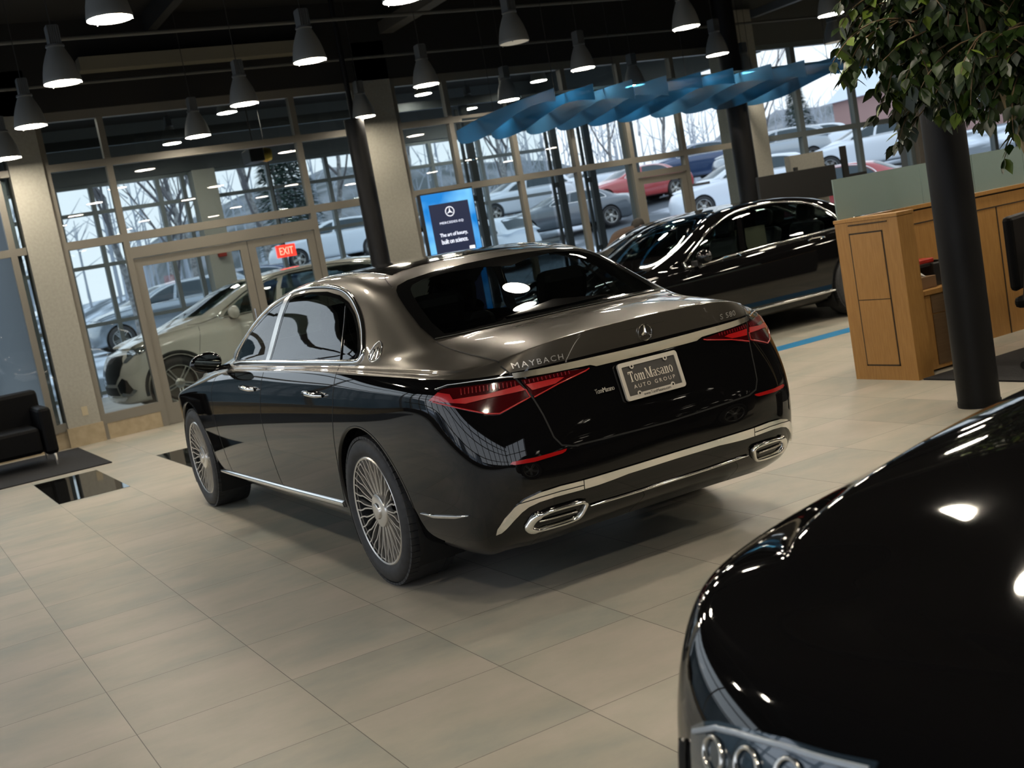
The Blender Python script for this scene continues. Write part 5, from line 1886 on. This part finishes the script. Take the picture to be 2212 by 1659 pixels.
def seats(car, m_, xs=(.32, 1.55), z=.34, lift=0.0):
    for x in xs:
        for y in (.36, -.36):
            st_ = empty('seat', (x, y, z))
            st_.parent = car
            MB().box((0, -.24, .0), (.50, .24, .22)).build('seat_cushion', m_, st_, bevel=.04)
            MB().box((-.09, -.24, 0), (.06, .24, .62 + lift), Matrix.Translation((-.02, 0, .2)) @ Matrix.Rotation(math.radians(-18), 4, 'Y')).build('backrest', m_, st_, bevel=.05)
            MB().box((-.06, -.13, .64 + lift), (.05, .13, .84 + lift), Matrix.Translation((-.02, 0, .2)) @ Matrix.Rotation(math.radians(-15), 4, 'Y')).build('headrest', m_, st_, bevel=.05)
    MB().box((2.2, -.66, .75), (2.7, .66, 1.0)).build('dashboard', LEATHER, car, bevel=.02)

# black saloon behind the two-tone one, side on
def tall_warp(p, k):
    x, y, z = p
    z2 = np.interp(z, [0, .3, 1.08, 1.54], [0, .29, .93, 1.50])
    if z > .6:
        z2 += np.interp(x, [-1.2, 2.4, 4.3], [.11, 0, 0]) * min(1, (z - .6) / .4) * max(0, min(1, (1.52 - z) / .25))
    return (x, y, z2)
c1, k1 = make_car('black_saloon', tall_warp, BLACKPAINT, 9)
c1.location = (5.40, -7.0, 0)
c1.rotation_euler = (0, 0, math.pi / 2)
tag(c1, 'nearer of two black saloons standing side on beyond the two-tone car', 'car')
mirrors(c1, BLACKPAINT, 2.20, .88, .98)
seats(c1, LEATHER)
ribbon(k1, 'side', [(-.2, .345), (1.2, .335), (2.9, .325)], .03, .0, CHROME, 'sill_moulding', c1, 1, .06, .012)
MB().bar((1.1, .5, .70), (1.1, .5, 1.2), .05, .40).build('pale_seat_bar', BEIGELEATHER, c1)  # pale bar added to stand for the brightly lit seat
for hx in (1.62, .42):
    pts = [k1.on('side', hx + d, .938 + d * .04, 1) for d in (.0, .03, .12, .21, .24)]
    MB().tube([p[0] + p[1] * q for p, q in zip(pts, (.002, .030, .036, .030, .002))], .011, 8).build('door_handle', CHROME, c1, True)

c2, k2 = make_car('black_saloon', id_warp, BLACKPAINT, 6)
c2.location = (7.38, -8.35, 0)
c2.rotation_euler = (0, 0, math.pi / 2)
c2.scale = (1, 1, .96)
tag(c2, 'farther black saloon with pale seats showing through its side window', 'car')
mirrors(c2, BLACKPAINT, 2.20, .88, 1.10)
seats(c2, BEIGELEATHER)

# cream white electric SUV in the service bay
c3, k3 = make_car('white_suv', suv_warp, WHITEP, 9, wz=.385)
c3.location = (12.42, -4.05, 0)
c3.rotation_euler = (0, 0, math.pi / 2)
tag(c3, 'cream white SUV behind the glass double doors, nose to the left', 'car')
mirrors(c3, WHITEP, 2.25, .93, 1.20, 1.3)
seats(c3, LEATHER, z=.46)
def fr(poly, off, m_, name, th=0.0, holes=()):
    return patch(k3, 'front', poly, off, m_, name, c3, 1, .03, thick=th, holes=holes)
fr([(-.46, .52), (.46, .52), (.60, .64), (.62, .80), (.50, .90), (-.50, .90), (-.62, .80), (-.60, .64)], .006, GLOSSBLACK, 'grille')
star_c = MB()
for s in (1, -1):
    LAMPG = mat('clear_headlamp', (.12, .14, .15), .05, .3, 1.0)
    va = (math.pi + math.radians(40) * -s, Vector((3.2, 0, 0)))
    fr([(.62 * s, .80), (.64 * s, .90), (.74 * s, .95), (.84 * s, .975), (.86 * s, .95), (.78 * s, .85), (.70 * s, .80)], .006, LAMPG, 'headlamp', .004)
    patch(k3, 'side', [(3.42, .99), (3.62, .985), (3.74, .93), (3.78, .88), (3.66, .89)], .006, LAMPG, 'headlamp_side', c3, s, .03)
    patch(k3, 'side', [(3.44, .975), (3.56, .972), (3.56, .935), (3.50, .945)], .008, mat('amber_marker', (.55, .22, .03), .3), 'amber_marker', c3, s, .03)
    fr([(.52 * s, .40), (.50 * s, .50), (.66 * s, .60), (.76 * s, .56), (.83 * s, .40), (.76 * s, .345), (.60 * s, .345)], .006, GLOSSBLACK, 'side_intake', .004)
    fr([(.56 * s, .36), (.62 * s, .395), (.76 * s, .37), (.83 * s, .43), (.85 * s, .40), (.78 * s, .335), (.60 * s, .335)], .012, CHROME, 'intake_chrome', .008)
    # dark arch cladding
    for q in (0, 3.20):
        pts = [(q + .455 * math.cos(a), .375 + .455 * math.sin(a)) for a in [math.radians(d) for d in range(-10, 191, 5)]]
        ribbon(k3, 'side', pts, .05, .002, BLACKPLASTIC, 'arch_cladding', c3, s, .04, .01)
    ribbon(k3, 'side', [(.45, .32), (2.8, .32)], .09, .0, BLACKPLASTIC, 'sill_cladding', c3, s, .06, .01)
    ribbon(k3, 'side', [(3.04, .42), (2.86, .70), (2.76, 1.12)], .006, .0004, GAP, 'door_gap', c3, s, .03, .0006, rnd=False)
    ribbon(k3, 'side', [(1.52, .40), (1.50, 1.18)], .006, .0004, GAP, 'door_gap', c3, s, .03, .0006, rnd=False)
    ribbon(k3, 'side', [(2.42, 1.215), (2.62, 1.17), (2.72, 1.155), (2.9, 1.16)], .010, .002, BLACKPLASTIC, 'roof_base_seal', c3, s, .03, .002)
fr([(-.60, .27), (.60, .27), (.72, .33), (.5, .325), (-.5, .325), (-.72, .33)], .012, CHROME, 'lower_chrome', .008)
fr([(-.50, .35), (.50, .35), (.46, .47), (-.46, .47)], .004, BLACKPLASTIC, 'lower_intake')

# foreground black car, bonnet under the camera
def fg_warp(p, k):
    x, y, z = p
    if x > 2.0:
        t = min(1, (x - 2.0) / 2.2)
        y = y * (1 + .10 * t)
        z = z * (1 + .02 * t)
    return (x, y, z)
c4, k4 = make_car('black_car', fg_warp, BLACKPAINT, 14, trim=GLOSSBLACK, fix=0)
c4.location = (-4.061, -2.376, 0)
c4.rotation_euler = (0, 0, 1.614)
c4.scale = (.993, 1.056, .899)
tag(c4, 'black car bonnet and headlamp filling the lower right corner', 'car')
LENS = mat('headlamp_glass', (.035, .055, .075), .12, .5, 1.0)
for s in (1, -1):
    hp = [(q * s, z) for q, z in [(.71, .640), (.66, .672), (.609, .692), (.541, .708), (.414, .734), (.307, .749), (.217, .764), (.22, .70), (.346, .64), (.466, .585), (.577, .555), (.69, .56)]]
    patch(k4, 'front', hp, .004, LENS, 'headlamp', c4, 1, .03, thick=.004)
    for q in range(3):
        cxx, czz = .60 - q * .11, .635 + q * .024
        ribbon(k4, 'front', [(cxx * s + .034 * math.cos(a), czz + .030 * math.sin(a)) for a in [t * math.pi / 8 for t in range(16)]], .008, .008, SATIN, 'lamp_projector', c4, 1, .012, .004, closed=True)
    ribbon(k4, 'front', [(q * s, z) for q, z in [(.69, .640), (.609, .680), (.541, .697), (.414, .722), (.307, .737), (.225, .750)]], .012, .006, mat('lamp_light_guide', (.35, .40, .46), .25, .3), 'light_guide', c4, 1, .02, .004)
    ribbon(k4, 'front', [(q * s, z) for q, z in [(.735, .30), (.745, .45), (.74, .60)]], .02, .002, GLOSSBLACK, 'bumper_blade', c4, 1, .03, .012)
patch(k4, 'front', [(-.42, .30), (.42, .30), (.50, .44), (.40, .53), (-.40, .53), (-.50, .44)], .006, GLOSSBLACK, 'grille', c4, 1, .04, thick=.008)
# ---------------------------------------------------------------- outside
def ground_material():
    mt = noise_mat('snowy_asphalt', (.10, .12, .14), (.70, .76, .84), .22, .8, detail=8, lo=.46, hi=.56)
    return mt
def sstep(t):
    t = max(0, min(1, t))
    return t * t * (3 - 2 * t)
def gh(x, y):
    """outdoor ground height: the car park rises away from the building on the right"""
    return -.13 + .5 * sstep((math.hypot(x - 4, y) - 16) / 10) + 2.3 * sstep((math.hypot(x - 4, y) - 24) / 26) * sstep((-y - 7) / 9)
vs, fs, ix = [], [], {}
GX = [10.0, 14.0, 17.8] + [17.8 + 1.7 * k for k in range(1, 74)]
GY = [-120 + 2.0 * k for k in range(54)] + [-11.6] + [-10 + 2 * k for k in range(36)]
for i, x in enumerate(GX):
    for j, y in enumerate(GY):
        ix[i, j] = len(vs)
        vs.append((x, y, gh(x, y)))
for i in range(len(GX) - 1):
    for j in range(len(GY) - 1):
        if GX[i + 1] <= 17.9 and -11.7 < GY[j] < 1.3:
            continue
        fs.append((ix[i, j], ix[i + 1, j], ix[i + 1, j + 1], ix[i, j + 1]))
structure(mesh('outdoor_ground', vs, fs, ground_material(), None, True))
structure(MB().box((-60, 8.3, -.35), (10, 60, -.12)).box((-60, -60, -.35), (-13.1, 60, -.12)).build('outdoor_ground', ground_material()))
o = noise_mat('hillside_winter', (.10, .115, .12), (.27, .28, .30), .25, .95, detail=10, stretch=(1, 1, .35), lo=.4, hi=.62)
vs, fs = [], []
rr = random.Random(3)
n = 60
for i in range(n + 1):
    y = -150 + 230 * i / n
    h = 7 + 3.5 * math.sin(i * .31) + rr.uniform(-.8, .8) + (3 if y < -25 else -3)
    vs += [(78, y, -.2), (104, y, h * .75), (130, y, h)]
for i in range(n):
    a = 3 * i
    fs += [(a, a + 3, a + 4, a + 1), (a + 1, a + 4, a + 5, a + 2)]
structure(mesh('hillside', vs, fs, o, None, True))
SNOW = noise_mat('snow_bank', (.62, .70, .80), (.80, .85, .92), 1.5, .9)
def bank(x, y, lx, ly, h, label):
    vs, fs = [], []
    m_ = 10
    for i in range(m_ + 1):
        for j in range(m_ + 1):
            u, v = i / m_ * 2 - 1, j / m_ * 2 - 1
            z = h * max(0, (1 - u ** 4) * (1 - v ** 4)) * (1 + .2 * math.sin(u * 9 + v * 7))
            vs.append((x + u * lx / 2, y + v * ly / 2, gh(x, y) + z))
    for i in range(m_):
        for j in range(m_):
            a = i * (m_ + 1) + j
            fs.append((a, a + m_ + 1, a + m_ + 2, a + 1))
    o = mesh('snow_bank', vs, fs, SNOW, None, True)
    tag(o, label, 'snow', 'snow banks in the car park')
bank(25, 4, 2.4, 6, .35, 'long snow bank behind the parked silver SUV')

BARK = noise_mat('grey_bark', (.16, .15, .145), (.40, .39, .38), 9, .9, bump=.4)
BARK2 = mat('brown_twigs', (.15, .14, .145), .9)
def bare_tree(h, seed, spread=.45, twigs=3, r0=.2, lean=0.0):
    """trunk and branches as tapering tubes"""
    rnd = random.Random(seed)
    tr = MB()
    br = MB()
    def grow(p, d, L, r, lvl):
        pts = [p]
        q = p.copy()
        dd = d.copy()
        k = 4
        for i in range(k):
            dd = (dd + Vector((rnd.uniform(-.16, .16), rnd.uniform(-.16, .16), .05))).normalized()
            q = q + dd * L / k
            pts.append(q.copy())
        rad = [r * (1 - .5 * i / k) for i in range(k + 1)]
        (tr if lvl == 0 else br).tube(pts, rad, 8 if lvl < 1 else (4 if lvl < 3 else 3), cap=False)
        if lvl >= twigs:
            return
        nb = 3 if lvl < 2 else 3
        for i in range(nb + (2 if lvl == 0 else 0)):
            t = rnd.uniform(.4, 1.0) if i else 1.0
            idx = min(k - 1, int(t * k))
            base = pts[idx].lerp(pts[idx + 1], t * k - idx) if t < 1 else pts[-1]
            a = rnd.uniform(0, 2 * math.pi)
            side = Vector((math.cos(a), math.sin(a), 0))
            nd = (dd * (1 - spread) + side * spread + Vector((0, 0, .22))).normalized()
            grow(base, nd, L * rnd.uniform(.55, .8), r * .42, lvl + 1)
    grow(Vector((0, 0, 0)), Vector((lean, lean * .6, 1)).normalized(), h * .42, r0, 0)
    e = empty('bare_tree')
    tr.build('trunk', BARK, e, True)
    br.build('branches', BARK2, e, True)
    return e
protos = [bare_tree(12, 11, .45, 5, .17, .05), bare_tree(11, 5, .4, 5, .13, -.08), bare_tree(9, 8, .5, 5, .10, .1)]
spots = [(26, -.6, 0, 1.0, 'thick bare tree nearest the left pillar'), (27.0, -3.6, 1, .95, 'bare tree left of the door frame over the silver SUV'), (36, -6.6, 2, 1.2, 'slim bare tree between the left door and its pillar'), (44, -8.6, 0, .95, 'bare tree with forked trunk above the left glass door'), (37, -9.0, 1, 1.2, 'bare tree behind the white car roof'), (44, 1.2, 2, 1.3, 'slender bare tree far behind the left bay'), (42, -12.5, 0, 1.1, 'bare tree left of the middle pillar'), (46, -17, 2, 1.5, 'bare tree right of the middle pillar'), (52, -24, 1, 1.2, 'bare tree behind the blue sign'), (54, -31, 0, 1.0, 'bare tree right of the blue sign'), (50, -36, 2, 1.4, 'bare tree over the middle of the car park'), (56, -44, 1, 1.2, 'bare tree left of the single glass door'), (58, -54, 0, 1.1, 'bare tree behind the single glass door'), (40, -50, 2, 1.3, 'young bare tree in the right windows'), (62, -70, 1, 1.4, 'bare tree at the far right windows'), (60, -14, 0, 1.3, 'far bare tree above the white car'), (63, -36, 1, 1.1, 'far bare tree on the slope in the middle')]
for i, (x, y, k, s, lab) in enumerate(spots):
    o = protos[k] if k == i and i < 3 else copy_tree(protos[k])
    o.location = (x, y, gh(x, y) - .1)
    o.scale = (s, s, s)
    o.rotation_euler = (0, 0, i * 1.3)
    tag(o, lab, 'tree', 'bare winter trees outside')
# distant thicket: nobody could count these trunks
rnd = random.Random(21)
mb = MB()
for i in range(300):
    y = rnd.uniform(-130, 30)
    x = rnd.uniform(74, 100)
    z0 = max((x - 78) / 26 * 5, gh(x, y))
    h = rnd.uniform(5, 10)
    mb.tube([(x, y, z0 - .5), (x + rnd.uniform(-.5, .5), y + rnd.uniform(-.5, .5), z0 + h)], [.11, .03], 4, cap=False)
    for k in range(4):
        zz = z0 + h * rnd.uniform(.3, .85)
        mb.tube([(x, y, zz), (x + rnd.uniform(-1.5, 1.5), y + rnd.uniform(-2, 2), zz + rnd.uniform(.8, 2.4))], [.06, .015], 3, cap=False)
o = mb.build('distant_thicket', mat('hazy_trunks', (.42, .45, .50), .95))  # distance haze is put into the pale trunk colour
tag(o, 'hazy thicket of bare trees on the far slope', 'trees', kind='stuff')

# a few evergreens
EVG = noise_mat('evergreen_needles', (.03, .06, .045), (.08, .13, .10), 12, .9)
def fir(seed, h=6):
    rnd = random.Random(seed)
    e = empty('evergreen_tree')
    MB().tube([(0, 0, 0), (0, 0, h * .9)], [.12, .03], 8).build('trunk', BARK, e, True)
    vs, fs = [], []
    for i in range(2600):
        t = rnd.random() ** .8
        z = h * (.12 + .88 * t)
        R_ = (1 - t) * h * .26 * (.6 + .4 * rnd.random())
        a = rnd.uniform(0, 6.283)
        c = Vector((R_ * math.cos(a), R_ * math.sin(a), z))
        d = Vector((math.cos(a), math.sin(a), -.25)) * .28
        s_ = Vector((-math.sin(a), math.cos(a), 0)) * .09
        k = len(vs)
        vs += [c - s_, c + s_, c + d]
        fs.append((k, k + 1, k + 2))
    mesh('needles', vs, fs, EVG, e)
    return e
f0 = fir(4)
for i, (x, y, s, lab) in enumerate(((46, -15.5, 1.0, 'dark evergreen above the right glass door leaf'), (44, -14, 1.1, 'dark evergreen beside the middle pillar'), (60, -60, 1.2, 'evergreen behind the right windows'))):
    o = f0 if i == 0 else copy_tree(f0)
    o.location = (x, y, gh(x, y) - .05)
    o.scale = (s, s, s)
    tag(o, lab, 'tree', 'evergreens outside')

# houses
def house(x, y, w_, d_, h_, wall, roof, label, rz=0.0):
    e = empty('house', (x, y, gh(x, y) - .1), rz)
    tag(e, label, 'house')
    MB().box((-d_ / 2, -w_ / 2, 0), (d_ / 2, w_ / 2, h_)).build('wall', wall, e)
    mb = MB().prism([(-w_ / 2 - .4, h_ - .1), (w_ / 2 + .4, h_ - .1), (0, h_ + w_ * .33)], 'x', -d_ / 2 - .3, d_ / 2 + .3)
    mb.build('roof', roof, e)
    for k in range(3):
        yy = -w_ * .3 + k * w_ * .3
        f = MB().box((-d_ / 2 - .04, yy - .5, h_ * .35), (-d_ / 2, yy + .5, h_ * .72)).build('window', mat('white_window_frame', (.7, .72, .75), .6), e)
        MB().box((-d_ / 2 - .06, yy - .4, h_ * .39), (-d_ / 2 - .04, yy + .4, h_ * .68)).build('pane', mat('dark_pane', (.05, .07, .09), .1), f)
    MB().box((-.4, w_ * .2, h_), (.4, w_ * .2 + .8, h_ + w_ * .42)).build('chimney', mat('red_brick', (.28, .12, .09), .9), e)
house(50, -62, 9, 8, 4.2, mat('pink_brick', (.42, .26, .24), .9), mat('snowy_roof', (.72, .78, .86), .8), 'brick house with a snowy gable roof in the right windows')
house(44, -75, 9, 8, 4.6, mat('cream_siding', (.62, .60, .55), .9), MATS['snowy_roof'], 'cream house at the far right windows')

# parked cars outside
CG = mat('cool_dark_glass', (.03, .05, .06), .08)
outs = []
for i, (fn, paint) in enumerate(((suv_warp, SILVER), (suv_warp, NAVY), (id_warp, REDP), (suv_warp, SNOWP), (id_warp, GREYP))):
    c, _k = make_car('parked_car', fn, paint, 4, hollow=False, wheels='five', glass=CG)
    outs.append([c, False])
park = [
    (0, 29.5, -6.6, 90, 'silver SUV parked outside the left bay with bright window trim'),
    (1, 34, -9.6, 85, 'dark blue SUV parked behind the silver SUV'),
    (3, 40.5, -16.0, 90, 'snow-covered white SUV beyond the dark blue SUV'),
    (3, 27.9, -15.6, 20, 'white car right of the blue sign'),
    (0, 30.8, -18.6, 10, 'silver car second to the right of the blue sign'),
    (3, 25.1, -16.4, 15, 'white car left of the steel door tracks'),
    (4, 32.0, -22.3, 80, 'grey car behind the steel door tracks'),
    (3, 40.6, -25.5, 85, 'white car at the back of the car park near the sign'),
    (2, 34.5, -27.3, 88, 'red car seen through the single glass door'),
    (3, 31.3, -26.6, 80, 'white car seen right of the single glass door'),
    (1, 37.7, -33.0, 80, 'dark blue car at the back right of the single door'),
    (3, 25.6, -25.6, 70, 'snow-covered car left of the pale partition'),
    (0, 32.2, -33.2, 70, 'silver car above the pale partition'),
    (3, 38.5, -41.0, 80, 'far white car above the black display frame'),
    (3, 25.3, -28.8, 25, 'white car high in the right window beside the display frame'),
    (2, 17.8, -22.0, 40, 'red car at the bottom right of the right window'),
    (0, 32.6, -38.4, 60, 'silver car behind the red one in the right window'),
    (3, 25.0, -31.8, 50, 'white car in the last window left of the fig'),
    (4, 49.2, -26.8, 85, 'far grey car right of the blue sign'),
    (3, 43.9, -31.5, 85, 'far white car left of the single glass door'),
]
placed = []
for (k, x, y, rz, lab) in park:
    if outs[k][1] and any(math.hypot(x - q[0], y - q[1]) < 5.3 for q in placed):
        continue
    placed.append((x, y))
    if not outs[k][1]:
        o = outs[k][0]
        outs[k][1] = True
    else:
        o = copy_tree(outs[k][0])
    o.location = (x, y, gh(x, y))
    o.rotation_euler = (0, 0, math.radians(rz))
    tag(o, lab, 'car', 'cars parked outside')
# cars and a low building outside the left glazing, seen in reflections
for (k, x, y, rz, lab) in ((3, -4, 12.5, 90, 'white car parked outside the left glazing'), (0, 1.5, 13, 90, 'silver car parked outside the left glazing'), (4, 7, 12.5, 90, 'grey car parked outside the left glazing')):
    o = copy_tree(outs[k][0])
    o.location = (x, y, -.13)
    o.rotation_euler = (0, 0, math.radians(rz))
    tag(o, lab, 'car', 'cars parked outside')
# ---------------------------------------------------------------- weeping fig behind the column
LEAF = noise_mat('fig_leaf_green', (.008, .018, .004), (.02, .042, .007), 3, .4)
LEAF2 = mat('fig_leaf_light', (.10, .15, .015), .45)
for q in (LEAF, LEAF2):
    q.node_tree.nodes['Principled BSDF'].inputs['Transmission Weight'].default_value = 0.0
TRUNKM = noise_mat('pale_fig_bark', (.28, .21, .12), (.36, .28, .16), 20, .8)
fig = empty('potted_fig_tree', (-1.42, -2.60, 0))
tag(fig, 'leafy weeping fig tree hanging into the upper right corner', 'plant')
mbp = MB().lathe([(.001, .02), (.20, .02), (.24, .42), (.26, .44), (.23, .44), (.21, .38), (.001, .38)], 32)
mbp.build('plant_pot', mat('dark_planter', (.02, .02, .02), .5), fig, True)
MB().lathe([(.001, .385), (.215, .385), (.215, .39), (.001, .392)], 24).build('soil', mat('soil', (.03, .02, .012), .95), fig)
rnd = random.Random(12)
tk = MB()
stems = []
def stem(pts, r):
    tk.tube(smooth_poly(pts, 5, closed=False), [r * (1 - .6 * i / (5 * (len(pts) - 1))) for i in range(5 * (len(pts) - 1) + 1)], 8)
main = [(0, 0, .38), (.02, .08, .8), (-.02, .19, 1.15), (.0, .35, 1.52), (.02, .46, 1.85), (.05, .50, 2.2), (.0, .5, 2.6)]
stem(main, .028)
stem([(.02, -.02, .38), (-.04, -.05, .9), (-.05, -.1, 1.5), (-.1, -.15, 2.1), (-.1, -.2, 2.7)], .024)
stem([(.0, .02, .4), (.06, -.06, 1.0), (.1, -.12, 1.7), (.15, -.1, 2.4)], .022)
tk.build('trunk', TRUNKM, fig, True)
# twigs spray out and droop; leaves sit along them
tw = MB()
leaves = []
def leaf_at(p, d, up, L):
    d = d.normalized()
    s_ = d.cross(up)
    if s_.length < .01:
        s_ = Vector((1, 0, 0))
    s_.normalize()
    n_ = s_.cross(d)
    w_ = L * .52
    out = [(0, 0, 0), (.25, .5, .03), (.5, .62, .0), (.78, .35, -.05), (1.08, 0, -.14), (.78, -.35, -.05), (.5, -.62, 0), (.25, -.5, .03), (.5, 0, -.05)]
    return [p + d * (a * L) + s_ * (b * w_) + n_ * (c * L) for a, b, c in out]
LF = [(0, 1, 8), (1, 2, 8), (2, 3, 8), (3, 4, 8), (4, 5, 8), (5, 6, 8), (6, 7, 8), (7, 0, 8)]
centres = []
for k in range(34):
    a = rnd.uniform(0, 6.283)
    rr_ = .62 * math.sqrt(rnd.random())
    centres.append(Vector((rr_ * math.cos(a), .22 + rr_ * 1.05 * math.sin(a), rnd.uniform(1.9, 2.9) - .25 * (rr_ < .25))))
for c in centres:
    for k in range(15):
        a = rnd.uniform(0, 6.283)
        el = rnd.uniform(-.3, .7)
        d = Vector((math.cos(a) * math.cos(el), math.sin(a) * math.cos(el), math.sin(el)))
        p = c + d * rnd.uniform(.0, .12)
        pts = [p.copy()]
        L = rnd.uniform(.25, .48)
        for i in range(6):
            d = (d + Vector((rnd.uniform(-.1, .1), rnd.uniform(-.1, .1), -.22))).normalized()
            p = p + d * L / 6
            pts.append(p.copy())
            for q in range(3):
                sd = Vector((rnd.uniform(-1, 1), rnd.uniform(-1, 1), rnd.uniform(-1.1, -.1)))
                leaves.append((p.copy(), (d * .6 + sd).normalized(), Vector((rnd.uniform(-.6, .6), rnd.uniform(-.6, .6), 1)), rnd.uniform(.062, .092), rnd.random() < .13))
        tw.tube(pts, [.004] * 5 + [.003, .002], 4, cap=False)
tw.build('twigs', mat('brown_twig', (.10, .065, .03), .8), fig)
for light in (False, True):
    mb = MB()
    for (p, d, up, L, lt) in leaves:
        if lt == light:
            mb.add(leaf_at(p, d, up, L), LF)
    o = mesh('foliage', mb.v, mb.f, LEAF2 if light else LEAF, fig, True)
    o['kind'] = 'stuff'

# ---------------------------------------------------------------- person bending over the far bonnet
def skin_body(name, verts, edges, radii, material, parent, sub=2):
    me = bpy.data.meshes.new(name)
    me.from_pydata(verts, edges, [])
    o = link(name, me, material, parent)
    sm = o.modifiers.new('skin', 'SKIN')
    for i, r in enumerate(radii):
        v = me.skin_vertices[0].data[i]
        v.radius = r if isinstance(r, tuple) else (r, r)
        v.use_root = (i == 0)
    sm.use_smooth_shade = True
    ss = o.modifiers.new('sub', 'SUBSURF')
    ss.levels = sub
    ss.render_levels = sub
    return o
pe = empty('person', (8.80, -6.62, 0), math.radians(-90))
tag(pe, 'person with short dark hair in a brown jacket bending forward beside the far black saloon', 'person')
SKIN_ = mat('skin_tone', (.30, .15, .10), .55)
JACK = noise_mat('brown_jacket', (.05, .03, .02), (.075, .045, .03), 30, .85)
TROU = mat('dark_trousers', (.015, .015, .018), .85)
HAIR = noise_mat('dark_hair', (.008, .006, .005), (.02, .015, .01), 60, .6)
# x = forward; pelvis root, spine bends forward, head looks down
V_ = [(0, 0, .95), (.06, 0, 1.05), (.20, 0, 1.20), (.36, 0, 1.32), (.45, 0, 1.37), (.52, 0, 1.38),
      (.36, .17, 1.33), (.46, .22, 1.12), (.62, .20, .98), (.69, .19, .94),
      (.36, -.17, 1.33), (.47, -.22, 1.12), (.63, -.20, .98), (.70, -.19, .94),
      (0, .10, .92), (.03, .11, .50), (-.02, .11, .10), (0, -.10, .92), (-.06, -.11, .50), (-.12, -.11, .10)]
E_ = [(0, 1), (1, 2), (2, 3), (3, 4), (4, 5), (3, 6), (6, 7), (7, 8), (8, 9), (3, 10), (10, 11), (11, 12), (12, 13), (0, 14), (14, 15), (15, 16), (0, 17), (17, 18), (18, 19)]
R_ = [(.13, .15), (.13, .15), (.14, .16), (.13, .15), .06, .055, .075, .055, .042, .035, .075, .055, .042, .035, .095, .068, .05, .095, .068, .05]
skin_body('body', V_, E_, R_, JACK, pe)
def skin_sub(name, vs, es, rs, m_):
    return skin_body(name, vs, es, rs, m_, pe, 2)
skin_sub('trousers', [(0, 0, .93), (0, .10, .90), (.03, .11, .50), (-.02, .11, .09), (0, -.10, .90), (-.06, -.11, .50), (-.12, -.11, .09)], [(0, 1), (1, 2), (2, 3), (0, 4), (4, 5), (5, 6)], [(.15, .17), .105, .078, .062, .105, .078, .062], TROU)
# head with face
hd = empty('head', (.58, 0, 1.40))
hd.parent = pe
hd.rotation_euler = (0, math.radians(48), 0)
def head_mesh():
    vs, fs = [], []
    n1, n2 = 20, 28
    for i in range(n1 + 1):
        ph = math.pi * i / n1
        for k in range(n2):
            th = 2 * math.pi * k / n2
            x, y, z = math.sin(ph) * math.cos(th), math.sin(ph) * math.sin(th), math.cos(ph)
            X, Y, Z = x * .095, y * .076, z * .115
            if z < 0:
                Y *= 1 + .28 * z
                X *= 1 + .10 * z
            if x > .6 and abs(y) < .22 and -.35 < z < .1:
                X += .022 * (1 - abs(y) / .22) * (1 - abs(z + .15) / .25)
            if x > .6 and .10 < z < .24 and .2 < abs(y) < .55:
                X -= .008
            if x > .6 and -.62 < z < -.5 and abs(y) < .35:
                X += .005
            vs.append((X, Y, Z))
    for i in range(n1):
        for k in range(n2):
            fs.append((i * n2 + k, (i + 1) * n2 + k, (i + 1) * n2 + (k + 1) % n2, i * n2 + (k + 1) % n2))
    return vs, fs
vs, fs = head_mesh()
mesh('face', vs, fs, SKIN_, hd, True)
hv, hf = [], []
for v in vs:
    f_ = 1.10 if not (v[0] > .045 and v[2] < .055) and v[2] > -.055 - .03 * (v[0] < 0) else .93
    hv.append((v[0] * f_ - .006, v[1] * f_, v[2] * f_ + .004))
mesh('hair', hv, fs, HAIR, hd, True)
for s in (1, -1):
    MB().lathe([(.001, -.006), (.016, -.004), (.018, .004), (.008, .008), (.001, .006)], 12, Matrix.Translation((0, s * .078, -.005)) @ Matrix.Rotation(math.pi / 2, 4, 'X')).build('ear', SKIN_, hd, True)
    MB().lathe([(.001, -.009), (.007, -.006), (.009, 0), (.007, .006), (.001, .009)], 12, Matrix.Translation((.088, s * .030, .018))).build('eye', mat('eye_white', (.5, .5, .5), .2), hd, True)
MB().bar((.094, -.022, -.062), (.094, .022, -.062), .004, .006).build('mouth', mat('lip', (.25, .08, .07), .5), hd)
skin_sub('neck', [(.44, 0, 1.355), (.56, 0, 1.395)], [(0, 1)], [.052, .050], SKIN_)
for s in (1, -1):
    vs_ = [(.68, s * .195, .945), (.74, s * .19, .92)]
    es_ = [(0, 1)]
    rs_ = [(.026, .03), (.024, .036)]
    for k, (dy, L) in enumerate(((-.030, .060), (-.010, .072), (.010, .068), (.028, .052))):
        b = len(vs_)
        vs_ += [(.745, s * .19 + dy, .915), (.745 + L * .6, s * .19 + dy * 1.15, .90), (.745 + L, s * .19 + dy * 1.15, .88)]
        es_ += [(1, b), (b, b + 1), (b + 1, b + 2)]
        rs_ += [.010, .009, .007]
    b = len(vs_)
    vs_ += [(.715, s * .155, .92), (.745, s * .135, .905)]
    es_ += [(1, b), (b, b + 1)]
    rs_ += [.011, .009]
    skin_body('hand', vs_, es_, rs_, SKIN_, pe, 1)
for s, x0 in ((1, -.02), (-1, -.12)):
    MB().box((x0 - .08, s * .11 - .045, .0), (x0 + .19, s * .11 + .045, .08)).build('shoe', BLACKPLASTIC, pe, bevel=.02)
